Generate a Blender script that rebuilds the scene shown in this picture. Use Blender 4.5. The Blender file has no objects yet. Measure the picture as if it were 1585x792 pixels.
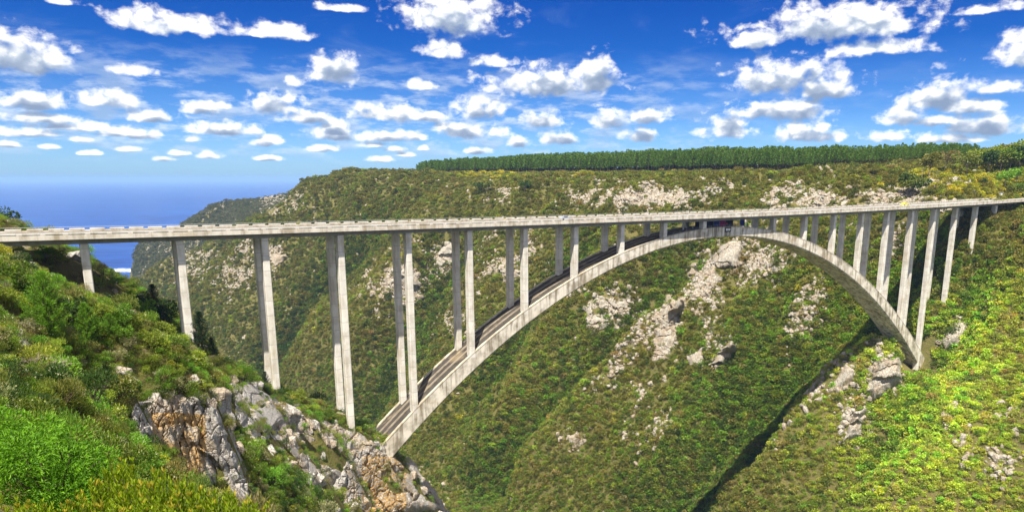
import bpy, bmesh, math, random
import numpy as np
from mathutils import Vector, Matrix

SC = bpy.context.scene
COL = SC.collection
R = math.radians
# ------------------------------------------------------------------ camera
FPX, CX, CY, PITCH = 1090.0, 840.0, 515.0, R(12.34)
SP, CP = math.sin(PITCH), math.cos(PITCH)
cam = bpy.data.cameras.new('camera')
camo = bpy.data.objects.new('camera', cam)
COL.objects.link(camo)
cam.sensor_width = 36.0
cam.lens = FPX / 1585.0 * 36.0
cam.shift_x = (792.5 - CX) / 1585.0
cam.shift_y = (CY - 396.0) / 1585.0
cam.clip_start = 0.5
cam.clip_end = 120000
camo.location = (0, 0, 0)
camo.rotation_euler = (R(90) - PITCH, 0, 0)
SC.camera = camo
# bridge axes in plan
U = np.array([0.8437, 0.5368]); V = np.array([-0.5368, 0.8437])
# ------------------------------------------------------------------ light
SUN_EL = R(64.5)
sh = -0.68 * U - 0.73 * V
sh /= np.linalg.norm(sh)
SUN_DIR = Vector((sh[0] * math.cos(SUN_EL), sh[1] * math.cos(SUN_EL), math.sin(SUN_EL)))
sl = bpy.data.lights.new('sun', 'SUN')
sl.energy = 4.6
sl.angle = R(0.53)
sl.color = (1.0, 0.94, 0.83)
so = bpy.data.objects.new('sun', sl)
COL.objects.link(so)
so.rotation_euler = SUN_DIR.to_track_quat('Z', 'Y').to_euler()
SC.view_settings.view_transform = 'Standard'
SC.view_settings.look = 'None'
SC.view_settings.exposure = 1.25
SC.view_settings.gamma = 1.0
SC.cycles.max_bounces = 6
SC.cycles.diffuse_bounces = 3
SC.cycles.transmission_bounces = 3
SC.cycles.transparent_max_bounces = 4
SC.cycles.volume_bounces = 0


class NT:
    """small helper to wire shader nodes"""
    def __init__(s, tree):
        s.t = tree; s.n = tree.nodes; s.l = tree.links

    def set(s, sock, v):
        if isinstance(v, bpy.types.NodeSocket):
            s.l.new(v, sock)
        elif v is not None:
            sock.default_value = v

    def math(s, op, a, b=None, c=None, clamp=False):
        n = s.n.new('ShaderNodeMath'); n.operation = op; n.use_clamp = clamp
        for i, v in enumerate((a, b, c)):
            if v is not None: s.set(n.inputs[i], v)
        return n.outputs[0]

    def vec(s, op, a, b=None, c=None):
        n = s.n.new('ShaderNodeVectorMath'); n.operation = op
        for i, v in enumerate((a, b, c)):
            if v is not None: s.set(n.inputs[i], v)
        return n.outputs['Value'] if op in ('LENGTH', 'DOT_PRODUCT', 'DISTANCE') else n.outputs[0]

    def mix(s, f, a, b, kind='RGBA', blend='MIX'):
        n = s.n.new('ShaderNodeMix'); n.data_type = kind
        if kind == 'RGBA':
            n.blend_type = blend
            ia, ib, o = n.inputs[6], n.inputs[7], n.outputs[2]
        else:
            ia, ib, o = n.inputs[2], n.inputs[3], n.outputs[0]
        s.set(n.inputs[0], f); s.set(ia, a); s.set(ib, b)
        return o

    def noise(s, vec, scale, detail=4, rough=0.55, lac=2.0, dist=0.0, out=0):
        n = s.n.new('ShaderNodeTexNoise')
        if vec is not None: s.l.new(vec, n.inputs['Vector'])
        n.inputs['Scale'].default_value = scale
        n.inputs['Detail'].default_value = detail
        n.inputs['Roughness'].default_value = rough
        n.inputs['Lacunarity'].default_value = lac
        n.inputs['Distortion'].default_value = dist
        return n.outputs[out]

    def ramp(s, f, stops, interp='LINEAR'):
        n = s.n.new('ShaderNodeValToRGB'); n.color_ramp.interpolation = interp
        e = n.color_ramp.elements
        while len(e) < len(stops): e.new(0.5)
        for i, (p, c) in enumerate(stops):
            e[i].position = p
            e[i].color = (c[0], c[1], c[2], 1) if not isinstance(c, (int, float)) else (c, c, c, 1)
        s.set(n.inputs[0], f)
        return n.outputs[0]

    def smooth(s, v, lo, hi, a=0.0, b=1.0):
        n = s.n.new('ShaderNodeMapRange'); n.interpolation_type = 'SMOOTHSTEP'
        s.set(n.inputs[0], v)
        for i, q in enumerate((lo, hi, a, b)): s.set(n.inputs[1 + i], q)
        return n.outputs[0]


def c4(c): return (c[0], c[1], c[2], 1.0)


# ------------------------------------------------------------------ world: sky and clouds
def make_world():
    w = bpy.data.worlds.new('World'); SC.world = w; w.use_nodes = True
    t = NT(w.node_tree); t.n.clear()
    out = t.n.new('ShaderNodeOutputWorld')
    bg = t.n.new('ShaderNodeBackground'); t.l.new(bg.outputs[0], out.inputs[0])
    sky = t.n.new('ShaderNodeTexSky'); sky.sky_type = 'NISHITA'; sky.sun_disc = False
    sky.sun_elevation = SUN_EL
    sky.sun_rotation = math.atan2(SUN_DIR.x, SUN_DIR.y)
    sky.altitude = 200; sky.air_density = 1.0; sky.dust_density = 0.4; sky.ozone_density = 2.5
    tc = t.n.new('ShaderNodeTexCoord')
    sep = t.n.new('ShaderNodeSeparateXYZ'); t.l.new(tc.outputs['Generated'], sep.inputs[0])
    x, y, z = sep.outputs
    az = t.math('ARCTAN2', x, y)
    hor = t.math('SQRT', t.math('ADD', t.math('MULTIPLY', x, x), t.math('MULTIPLY', y, y)))
    el = t.math('ARCTAN2', z, hor)
    cmb = t.n.new('ShaderNodeCombineXYZ'); t.l.new(az, cmb.inputs[0]); t.l.new(el, cmb.inputs[1])
    uv = cmb.outputs[0]
    # deeper, more saturated blue than the raw model (the photograph was taken through a polariser)
    grade = t.ramp(t.smooth(el, 0.0, 0.36), [(0.0, (0.40, 0.66, 1.12)), (0.14, (0.21, 0.44, 0.88)), (0.42, (0.048, 0.24, 0.67)),
                                             (1.0, (0.006, 0.135, 0.56))])
    base = t.mix(1.0, sky.outputs[0], grade, blend='MULTIPLY')

    # cumulus: (x, y of the base line, half width, height) in photograph pixels
    cl = [(272, 58, 95, 36), (440, 64, 48, 26), (30, 125, 95, 62), (52, 172, 72, 32), (160, 170, 60, 26), (700, 64, 98, 78), (684, 92, 42, 26),
          (765, 106, 40, 18), (526, 20, 38, 9), (512, 136, 42, 50), (455, 136, 18, 16), (205, 120, 30, 14), (652, 143, 26, 17), (850, 155, 108, 50),
          (915, 150, 42, 58), (1290, 72, 175, 62), (1345, 92, 95, 30), (1215, 152, 98, 62), (1275, 155, 55, 32), (1165, 78, 40, 30),
          (1195, 188, 95, 34), (1240, 188, 50, 32), (1130, 220, 50, 40), (1250, 224, 64, 32), (1450, 176, 66, 52), (1495, 178, 60, 28),
          (1395, 198, 46, 32), (1440, 196, 40, 16), (1535, 150, 60, 26), (1575, 112, 40, 54), (1520, 214, 66, 34), (1470, 224, 60, 18), (1375, 222, 45, 20),
          (838, 200, 45, 26), (870, 226, 44, 22), (940, 202, 38, 30), (1010, 194, 40, 24), (992, 222, 36, 22), (740, 190, 50, 38), (600, 192, 66, 30),
          (425, 180, 58, 36), (480, 194, 42, 22), (232, 192, 50, 20), (310, 178, 34, 14), (62, 192, 66, 10), (130, 206, 70, 12), (345, 212, 55, 14),
          (520, 220, 50, 24), (655, 190, 40, 18), (720, 216, 48, 24), (770, 216, 24, 22), (585, 222, 60, 12), (50, 214, 66, 10), (195, 214, 50, 10),
          (1525, 24, 60, 12), (308, 178, 18, 8), (346, 172, 14, 10), (176, 208, 26, 9), (220, 217, 24, 8), (297, 222, 16, 8), (386, 210, 22, 9), (414, 228, 26, 12), (253, 251, 18, 7), (278, 242, 20, 6), (322, 247, 20, 8), (407, 250, 24, 6), (498, 236, 22, 8), (5, 230, 22, 8), (79, 232, 20, 6), (121, 221, 22, 7), (198, 236, 22, 6), (132, 241, 24, 5), (520, 208, 26, 14), (646, 220, 22, 10), (579, 231, 24, 8), (655, 236, 10, 8), (612, 236, 18, 7), (590, 252, 22, 6), (802, 231, 20, 12), (630, 244, 16, 6), (736, 240, 22, 8), (98, 10, 30, 9), (400, 60, 30, 10), (70, 108, 50, 28)]
    g = bpy.data.node_groups.new('cloud_field', 'ShaderNodeTree')
    g.interface.new_socket('Vector', in_out='INPUT', socket_type='NodeSocketVector')
    g.interface.new_socket('Field', in_out='OUTPUT', socket_type='NodeSocketFloat')
    gi = g.nodes.new('NodeGroupInput'); go = g.nodes.new('NodeGroupOutput')
    q = NT(g); acc = None
    for (px, py, hw, hh) in cl:
        def ae(px, py):
            a, b = (px - CX) / FPX, (py - CY) / FPX
            X, Y, Z = a, CP - b * SP, -SP - b * CP
            return math.atan2(X, Y), math.atan2(Z, math.hypot(X, Y))
        hw, hh = (hw * 1.45, hh * 2.0) if hh < 15 else (hw * 1.22, hh * 1.36)
        u0, v0 = ae(px, py - hh * 0.30); u1, _ = ae(px + hw, py); _, v1 = ae(px, py - hh * 1.0)
        su, sv = 1 / max(abs(u1 - u0), 1e-4), 1 / max(abs(v1 - v0), 1e-4)
        L = q.vec('MULTIPLY', q.vec('SUBTRACT', gi.outputs[0], (u0, v0, 0)), (su, sv, 0))
        L = q.vec('MAXIMUM', L, q.vec('MULTIPLY', L, (-1.0, -2.3, 0)))
        ln = q.vec('LENGTH', L)
        acc = ln if acc is None else q.math('MINIMUM', acc, ln)
    q.l.new(acc, go.inputs[0])

    def field(vec):
        n = t.n.new('ShaderNodeGroup'); n.node_tree = g; t.l.new(vec, n.inputs[0]); return n.outputs[0]
    uvs = t.vec('MULTIPLY', uv, (1.0, 1.35, 1.0))
    n1 = t.noise(uvs, 17.0, 7, 0.56, dist=0.15)
    offs = t.vec('MULTIPLY', (-0.30, 1.0, 0.0), t.math('ADD', t.math('MULTIPLY', t.math('MAXIMUM', el, 0.0), 0.07), 0.0025))
    n1b = t.noise(t.vec('ADD', uvs, offs), 17.0, 7, 0.56, dist=0.15)
    bill = t.n.new('ShaderNodeTexVoronoi'); bill.feature = 'SMOOTH_F1'; bill.inputs['Scale'].default_value = 62.0
    bill.inputs['Smoothness'].default_value = 0.35
    wv = t.vec('ADD', uvs, t.vec('MULTIPLY', t.vec('SUBTRACT', t.noise(uvs, 55, 3, out=1), (0.5, 0.5, 0.5)), (0.018, 0.018, 0)))
    t.l.new(wv, bill.inputs['Vector'])
    bv = bill.outputs['Distance']
    f = field(uv)
    dens = t.math('SUBTRACT', 0.96, f)
    dens = t.math('ADD', dens, t.math('MULTIPLY', t.math('SUBTRACT', n1, 0.5), 1.35))
    dens = t.math('SUBTRACT', dens, t.math('MULTIPLY', t.math('SUBTRACT', bv, 0.35), 0.35))
    nh = t.noise(uvs, 46.0, 6, 0.62, dist=0.25)
    dens = t.math('ADD', dens, t.math('MULTIPLY', t.math('SUBTRACT', nh, 0.5), 1.5))
    # unseen broken cumulus added beyond the frame, its cover raised to fill shadows
    gen = t.n.new('ShaderNodeMapping'); t.l.new(tc.outputs['Generated'], gen.inputs[0])
    ng = t.noise(t.vec('DIVIDE', tc.outputs['Generated'], t.math('MAXIMUM', t.math('ADD', z, 0.12), 0.05)), 1.25, 6, 0.55)
    outf = t.math('MAXIMUM', t.smooth(t.math('ABSOLUTE', t.math('SUBTRACT', az, -0.04)), 0.72, 0.95), t.smooth(el, 0.30, 0.42))
    gcov = t.math('MULTIPLY', t.smooth(ng, 0.44, 0.57), t.math('MULTIPLY', outf, t.smooth(el, 0.0, 0.1)))
    cover = t.smooth(dens, 0.0, 0.62)
    # how much cloud lies between this spot and the sun (up and a little left)
    fu = field(t.vec('ADD', uv, offs))
    up = t.math('ADD', t.math('SUBTRACT', 1.0, fu), t.math('MULTIPLY', t.math('SUBTRACT', n1b, 0.5), 1.9))
    lit = t.smooth(t.math('ADD', up, t.math('MULTIPLY', bv, 0.5)), 0.32, 1.25, 1.0, 0.0)
    ccol = t.ramp(lit, [(0.0, (1.9, 2.5, 3.6)), (0.35, (3.3, 3.9, 4.9)), (0.7, (7.2, 7.3, 7.3)), (1.0, (9.6, 9.3, 8.7))])
    # low streets of small cloud towards the horizon, and thin veils
    sv = t.vec('MULTIPLY', uv, (16.0, 52.0, 1.0))
    n2 = t.noise(sv, 1.0, 6, 0.6)
    band = t.math('MULTIPLY', t.smooth(el, 0.012, 0.05), t.smooth(el, 0.10, 0.17, 1.0, 0.0))
    lowc = t.math('MULTIPLY', t.smooth(n2, 0.44, 0.62), t.math('MULTIPLY', band, t.smooth(az, 0.0, 0.35, 0.6, 0.08)))
    n3 = t.noise(t.vec('MULTIPLY', uv, (7.0, 22.0, 1.0)), 1.0, 6, 0.6, dist=0.6)
    veil = t.math('MULTIPLY', t.smooth(n3, 0.52, 0.8), t.math('MULTIPLY', t.smooth(el, 0.06, 0.12), t.smooth(az, 0.1, 0.5, 0.22, 0.03)))
    lowcol = t.ramp(t.noise(t.vec('ADD', sv, (0.05, 0.35, 0)), 1.0, 6, 0.6), [(0.40, (6.4, 6.9, 7.4)), (0.62, (2.9, 3.8, 5.2))])
    col = t.mix(veil, base, c4((3.2, 4.0, 5.4)))
    col = t.mix(lowc, col, lowcol)
    col = t.mix(cover, col, ccol)
    col = t.mix(gcov, col, t.ramp(ng, [(0.5, (8.8, 8.7, 8.4)), (0.75, (5.5, 5.8, 6.3))]))
    t.l.new(col, bg.inputs[0])
    bg.inputs[1].default_value = 0.066
    w.cycles.sampling_method = 'MANUAL'; w.cycles.sample_map_resolution = 512


make_world()

# ------------------------------------------------------------------ numeric helpers
rng = np.random.default_rng(11)


def ray(px, py):
    """direction per metre of depth (y): (x/y, z/y)"""
    a, b = (np.asarray(px, float) - CX) / FPX, (np.asarray(py, float) - CY) / FPX
    d = CP - b * SP
    return a / d, -(SP + b * CP) / d


def P(px, py, D):
    rx, rz = ray(px, py)
    return (float(rx * D), float(D), float(rz * D))


def to_px(x, y, z):
    zc = y * CP - z * SP
    yc = y * SP + z * CP
    return CX + FPX * x / zc, CY - FPX * yc / zc


def _hash(ix, iy, seed):
    h = (ix.astype(np.int64) * 374761393 + iy.astype(np.int64) * 668265263 + seed * 1442695041) & 0xFFFFFFFF
    h = ((h ^ (h >> 13)) * 1274126177) & 0xFFFFFFFF
    return ((h ^ (h >> 16)) & 0xFFFF) / 65535.0 * 2 * np.pi


def pnoise(x, y, seed=0):
    ix, iy = np.floor(x), np.floor(y)
    fx, fy = x - ix, y - iy
    ux, uy = fx * fx * fx * (fx * (fx * 6 - 15) + 10), fy * fy * fy * (fy * (fy * 6 - 15) + 10)
    r = 0
    out = []
    for dx in (0, 1):
        for dy in (0, 1):
            a = _hash(ix + dx, iy + dy, seed)
            out.append(np.cos(a) * (fx - dx) + np.sin(a) * (fy - dy))
    n0 = out[0] + (out[2] - out[0]) * ux
    n1 = out[1] + (out[3] - out[1]) * ux
    return (n0 + (n1 - n0) * uy) * 1.4


def fbm(x, y, oct=4, seed=0, gain=0.5):
    s = 0; a = 1.0; t = 0
    for o in range(oct):
        s = s + a * pnoise(x * 2 ** o + 17.3 * o, y * 2 ** o - 9.1 * o, seed + o); t += a; a *= gain
    return s / t


def sstep(a, b, x):
    t = np.clip((x - a) / (b - a), 0, 1)
    return t * t * (3 - 2 * t)


# ------------------------------------------------------------------ bridge plan (19 m bays)
BAY = 19.0
D0 = 157.0
_x0, _ = ray(129.4, 377)
A0 = np.array([_x0 * D0, D0])                       # near leg of the first pier


def bp(k, v=0.0):
    """plan position at bay k, v metres beyond the near row of legs"""
    return A0 + U * (BAY * k) + V * v


def leg_top(k): return -15.1 + (0.0135 if k > 10 else 0.0105) * (k - 10) ** 2


def arch_top(k): q = (k - 10.5); return -17.7 - 1.10 * q * q - 0.0011 * q ** 4


# ------------------------------------------------------------------ terrain
RIV = np.array([(640, -630), (447, -324), (286, -71), (178, 98), (71, 267), (-62, 445), (-235, 640), (-440, 815), (-650, 1000), (-850, 1330),
                (-1040, 1720), (-1150, 2000), (-1300, 2500)], float)


def _catmull(p, n=6):
    o = []
    q = np.vstack([2 * p[0] - p[1], p, 2 * p[-1] - p[-2]])
    for i in range(1, len(q) - 2):
        for k in range(n):
            t = k / n
            a, b, c, d = q[i - 1], q[i], q[i + 1], q[i + 2]
            o.append(0.5 * ((2 * b) + (c - a) * t + (2 * a - 5 * b + 4 * c - d) * t * t + (3 * b - a - 3 * c + d) * t ** 3))
    o.append(p[-1])
    return np.array(o)


RIVC = _catmull(RIV)
_seg = np.linalg.norm(np.diff(RIVC, axis=0), axis=1)
_arc = np.concatenate([[0], np.cumsum(_seg)])
_i0 = np.argmin(np.hypot(RIVC[:, 0] - 71, RIVC[:, 1] - 267))
_arc -= _arc[_i0]


def river_dist(x, y):
    best = np.full(x.shape, 1e9); sd = np.zeros(x.shape); tt = np.zeros(x.shape)
    for i in range(len(RIVC) - 1):
        ax, ay = RIVC[i]; bx, by = RIVC[i + 1]
        dx, dy = bx - ax, by - ay
        l2 = dx * dx + dy * dy
        t = np.clip(((x - ax) * dx + (y - ay) * dy) / l2, 0, 1)
        ex, ey = x - ax - t * dx, y - ay - t * dy
        d = np.hypot(ex, ey)
        cr = -(dx * (y - ay) - dy * (x - ax))
        m = d < best
        best = np.where(m, d, best); sd = np.where(m, np.sign(cr) * d, sd); tt = np.where(m, _arc[i] + t * math.sqrt(l2), tt)
    return sd, tt


PD = np.array([-400, -60, -15, 0, 15, 60, 110, 134, 165, 190, 220, 270, 400, 700, 1500, 4000])
PZ = np.array([-229, -229, -229, -231, -227, -166, -108, -84, -50, -25, -12, -3, 7, 10, 12, 14])
ST = np.array([-900, -200, 0, 450, 700, 900, 1060, 1250, 1450, 1700, 1900, 2300])
SV = np.array([1.0, 1.0, 1.0, 0.97, 1.0, 1.12, 1.05, 0.85, 0.72, 0.62, 0.55, 0.5])


def east0(x, y, sd, tt):
    sc = np.interp(tt, ST, SV)
    wob = 10 * fbm(x / 150, y / 150, 3, 5) * sstep(10, 60, sd)
    z = np.interp(sd * sc + wob, PD, PZ)
    # the land ends at the coast
    coast = (y - 1780) * 0.95 - 0.16 * (x + 1000) + 60 * fbm(x / 260, y / 260, 3, 9)
    z = z - 330 * sstep(-150, 130, coast)
    return np.maximum(z, -290)


def tps_fit(pts, vals, smooth=0.0):
    n = len(pts)
    d = np.hypot(pts[:, None, 0] - pts[None, :, 0], pts[:, None, 1] - pts[None, :, 1])
    K = np.where(d > 0, d * d * np.log(np.maximum(d, 1e-9)), 0) + smooth * np.eye(n)
    Pm = np.column_stack([np.ones(n), pts])
    A = np.block([[K, Pm], [Pm.T, np.zeros((3, 3))]])
    return np.linalg.solve(A, np.concatenate([vals, np.zeros(3)]))


def tps_eval(pts, w, x, y):
    o = np.full(x.shape, w[-3]) + w[-2] * x + w[-1] * y
    for i in range(len(pts)):
        d2 = (x - pts[i, 0]) ** 2 + (y - pts[i, 1]) ** 2
        o = o + w[i] * 0.5 * d2 * np.log(np.maximum(d2, 1e-12))
    return o


# west side: the hillside the camera stands on (photograph x, y, depth)
WPX = [(0, 792, 15), (0, 700, 19), (0, 600, 31), (0, 500, 55), (0, 440, 88), (0, 405, 125), (0, 385, 160), (0, 352, 195), (-120, 345, 190), (-250, 400, 120),
       (100, 792, 19), (100, 700, 24), (100, 600, 37), (100, 535, 58), (100, 485, 85), (100, 450, 122), (100, 402, 165),
       (143, 490, 152), (125, 496, 132), (162, 512, 138), (160, 492, 152), (240, 540, 146), (270, 566, 142), (300, 594, 142), (330, 610, 148), (300, 578, 156), (270, 560, 154), (370, 602, 158), (400, 618, 158), (420, 622, 161), (440, 630, 161), (420, 612, 170), (465, 645, 163), (500, 662, 170), (168, 427, 186), (205, 456, 195), (268, 490, 192), (298, 568, 168), (322, 550, 186), (430, 610, 177.8), (440, 608, 187),
       (548, 664, 188), (552, 662, 196), (603, 700, 194), (624, 722, 196), (645, 745, 198), (685, 800, 203),
       (200, 600, 62), (300, 560, 95), (230, 540, 105), (200, 500, 125), (400, 590, 142), (400, 650, 112), (400, 722, 92), (400, 790, 80),
       (500, 682, 152), (500, 735, 132), (500, 800, 112), (600, 830, 160), (300, 610, 84), (300, 792, 60), (200, 700, 46),
       (200, 792, 31), (50, 650, 28), (205, 622, 72), (262, 616, 75), (325, 610, 80), (215, 690, 69.5), (262, 745, 71), (325, 745, 77), (215, 735, 60), (262, 795, 61), (395, 775, 84), (350, 655, 82), (22, 503, 62), (22, 574, 59), (48, 505, 66), (48, 570, 62), (560, 797, 178), (545, 700, 183), (600, 797, 183), (600, 742, 187), (640, 795, 190), (500, 740, 148), (530, 690, 172)]
WXY = [(0, 0, -3), (-8, 13, -7.6), (-3, 12, -8), (-14, 16, -9.3), (0, 8, -8), (0, 20, -17), (0, 40, -34), (0, 80, -72), (0, 130, -112), (0, 185, -150), (-30, 210, -115), (20, 10, -16),
       (60, -10, -45), (60, 60, -85), (90, 130, -150), (110, 20, -110), (150, -80, -110), (100, -100, -40), (200, -250, -90), (0, -60, -1), (-100, -60, 4), (-200, 0, 3), (-150, 60, -5), (-300, -200, 6), (0, -250, 4),
       (-60, 235, -120), (-100, 230, -92), (-150, 250, -78), (-180, 300, -100), (-250, 300, -64), (-350, 300, -40), (-300, 450, -130), (-450, 450, -100), (-600, 300, -40), (-400, 620, -170), (-600, 700, -165), (-800, 500, -90),
       (-700, 850, -205), (-1000, 800, -190), (-900, 1150, -262), (-1300, 1200, -280), (-1500, 700, -150), (-1300, 1800, -290), (-1100, 1500, -285), (-2200, 1500, -250), (-2000, 400, -40), (-1000, 0, 10), (-500, -900, 20), (500, -1000, 0)]
_wp = np.array([P(*a) for a in WPX] + [tuple(map(float, a)) for a in WXY] + [(RIVC[i][0], RIVC[i][1], -231.0) for i in range(0, len(RIVC), 3)])
_ww = tps_fit(_wp[:, :2], _wp[:, 2], 0.5)

# east side: corrections tied to the photograph
EPX = [(1434, 568, 341), (1440, 545, 342), (1420, 580, 338), (1475, 462, 351), (1514, 393, 361.5), (1549, 345, 371.6), (1585, 335, 376), (1400, 585, 335), (1460, 560, 338),
       (660, 270, 1050), (780, 270, 950), (900, 269, 850), (1010, 268, 780), (1100, 267, 720), (1250, 264, 640), (1350, 258, 595), (1430, 252, 560), (1510, 246, 540), (1585, 250, 500), (1585, 240, 560),
       (660, 269, 1250), (900, 267, 1050), (1100, 264, 900), (1250, 260, 800), (1430, 244, 700), (1560, 236, 680), (1585, 304, 420), (1640, 303, 410), (1530, 300, 430), (1480, 290, 455), (1585, 280, 455),
       (520, 277, 1020), (600, 270, 1050), (480, 291, 1000), (440, 318, 985), (405, 343, 975), (350, 391, 965), (295, 436, 960), (265, 463, 955),
       (300, 480, 1080), (300, 440, 1280), (350, 415, 1080), (350, 385, 1280), (400, 362, 1090), (400, 335, 1280), (440, 336, 1110), (440, 318, 1300), (265, 478, 1080), (262, 445, 1300),
       (480, 300, 1150), (480, 298, 1400), (520, 279, 1250), (560, 272, 1200), (330, 425, 1000), (375, 372, 1005), (420, 336, 1030), (225, 440, 1400), (250, 400, 1560), (215, 440, 1160), (262, 410, 1170), (300, 395, 1180), (350, 368, 1210),
       (485, 293, 1700), (400, 311, 1660), (300, 342, 1640), (215, 384, 1660), (440, 301, 1680), (350, 326, 1650), (325, 334, 1645), (258, 362, 1650), (375, 318, 1655)]
_ep = np.array([P(*a) for a in EPX])


def _anch():
    a = []
    for i in range(6, len(RIVC) - 10, 4):
        n = RIVC[min(i + 1, len(RIVC) - 1)] - RIVC[i - 1]; n = n / np.linalg.norm(n); e = np.array([n[1], -n[0]])
        for d in (0, 70, 125):
            a.append(RIVC[i] + e * d)
        a.append(RIVC[i] + e * 1200)
    return np.array(a)


_an = _anch()
_dm = np.min(np.hypot(_an[:, None, 0] - _ep[None, :, 0], _an[:, None, 1] - _ep[None, :, 1]), axis=1)
_an = _an[_dm > 60]
_sd, _tt = river_dist(_ep[:, 0], _ep[:, 1])
_res = _ep[:, 2] - east0(_ep[:, 0], _ep[:, 1], _sd, _tt)
_eall = np.vstack([_ep[:, :2], _an])
_ew = tps_fit(_eall, np.concatenate([_res, np.zeros(len(_an))]), 2.0)


def base_h(x, y):
    sd, tt = river_dist(x, y)
    e = east0(x, y, sd, tt) + np.clip(tps_eval(_eall, _ew, x, y), -125, 60) * sstep(0, 50, sd)
    w = np.clip(tps_eval(_wp[:, :2], _ww, x, y), -292, 12)
    m = sstep(-14, 14, sd)
    return w * (1 - m) + e * m, sd, tt


def march(px, py, fn, d0=20, d1=2500, n=700):
    rx, rz = ray(px, py)
    D = np.exp(np.linspace(math.log(d0), math.log(d1), n))
    h = fn(rx * D, D)
    i = np.argmax(h > rz * D)
    return np.array([rx * D[i], D[i]])


# explicit gullies and spurs on the far wall: photograph polylines dropped on to the base surface
FEAT = [(-40, 24, [(1090, 383), (1050, 425), (1000, 485), (945, 545), (880, 605), (800, 680), (735, 760)]),
        (27, 18, [(1118, 385), (1075, 425), (1045, 480), (1015, 550), (965, 610), (890, 665), (825, 740)]),
        (-30, 24, [(1365, 480), (1300, 520), (1240, 570), (1170, 640), (1100, 710), (1010, 792)]),
        (17, 16, [(1365, 612), (1340, 640), (1290, 680), (1230, 730), (1160, 790)]),
        (24, 20, [(1250, 440), (1180, 520), (1110, 600), (1040, 690)]),
        (34, 30, [(640, 395), (570, 490), (490, 560)]),
        (-36, 27, [(700, 400), (640, 500), (590, 590)]),
        (-34, 30, [(560, 380), (480, 470), (420, 540)]),
        (-26, 20, [(900, 400), (840, 480), (760, 580)]), (22, 17, [(960, 410), (900, 500), (830, 590), (760, 680)]), (-26, 17, [(1215, 480), (1150, 570), (1075, 660)]), (16, 15, [(1560, 470), (1500, 580), (1440, 690), (1390, 790)]), (-17, 15, [(1500, 480), (1450, 600), (1390, 720)])]
_b1 = lambda x, y: base_h(np.atleast_1d(x), np.atleast_1d(y))[0]
FL = []
for amp, wid, pl in FEAT:
    FL.append((amp, wid, np.array([march(a, b, _b1, 225) for a, b in pl])))


def poly_dist(x, y, pl):
    best = np.full(x.shape, 1e9)
    for i in range(len(pl) - 1):
        ax, ay = pl[i]; dx, dy = pl[i + 1] - pl[i]
        t = np.clip(((x - ax) * dx + (y - ay) * dy) / (dx * dx + dy * dy + 1e-9), 0, 1)
        best = np.minimum(best, np.hypot(x - ax - t * dx, y - ay - t * dy))
    return best


NTH, NR = 860, 620
TH = np.linspace(R(-78), R(78), NTH)
RR = np.exp(np.linspace(math.log(2.5), math.log(3600), NR))
gx = np.outer(RR, np.sin(TH)); gy = np.outer(RR, np.cos(TH))
gz, gsd, gtt = base_h(gx, gy)
east = sstep(5, 40, gsd)
gul = np.zeros_like(gz); rid = np.zeros_like(gz)
for amp, wid, pl in FL:
    wob = 1 + 0.4 * pnoise(gx / 40, gy / 40, 71)
    ox, oy = 13 * fbm(gx / 42, gy / 42, 3, 73), 13 * fbm(gx / 42, gy / 42, 3, 78)
    g_ = np.exp(-(poly_dist(gx + ox, gy + oy, pl) * wob / wid) ** 2)
    gz += amp * g_ * east
    if amp < 0: gul = np.maximum(gul, g_ * east)
    else: rid = np.maximum(rid, g_ * east)
wall = sstep(20, 70, gsd) * sstep(330, 200, gsd)
warp = 18 * fbm(gx / 90, gy / 90, 3, 31)
spur = 1 - np.abs(pnoise((gtt + warp) / 62, gsd / 260, 40)) * 2.6
spur2 = 1 - np.abs(pnoise((gtt + warp * 1.4) / 27, gsd / 110, 43)) * 2.6
rr_ = np.hypot(gx, gy)
gz += wall * (11.0 * np.clip(spur, -1, 1) + 6.5 * np.clip(spur2, -1, 1)) * (0.6 + 0.4 * (rr_ > 300))
gz += east * (5.0 * fbm(gx / 40, gy / 40, 4, 51) * (0.35 + 0.65 * wall))
gz += (1 - east) * sstep(6, 60, rr_) * (1.6 * fbm(gx / 16, gy / 16, 4, 61) + 0.5 * fbm(gx / 4, gy / 4, 3, 66)) * sstep(-10, -40, gsd)
# the ground keeps clear of the carriageway and the legs stand on it
s_b = (gx - A0[0]) * U[0] + (gy - A0[1]) * U[1]
v_b = (gx - A0[0]) * V[0] + (gy - A0[1]) * V[1]
kb = s_b / BAY
dk = np.where(kb > 10, -15.1 + 0.0135 * (kb - 10) ** 2, -15.1 + 0.0105 * (kb - 10) ** 2)
near_b = sstep(17, 9, np.abs(v_b - 4.45)) * (kb > -14) * (kb < 40)
gz = np.where(near_b > 0, np.minimum(gz, gz * (1 - near_b) + (dk - 0.35) * near_b), gz)
out_r = sstep(22.3, 22.9, kb) * sstep(14, 9, np.abs(v_b - 4.45)) * (kb < 46)
gz = gz * (1 - out_r) + (dk + 1.55) * out_r
out_l = sstep(-2.2, -2.8, kb) * sstep(14, 9, np.abs(v_b - 4.45)) * (kb > -20)
gz = gz * (1 - out_l) + (dk + 1.55) * out_l
# running horizon angle along every ray, for leaving out what nothing in view could show
ang = gz / rr_
hor = np.maximum.accumulate(ang, axis=0)
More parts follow.
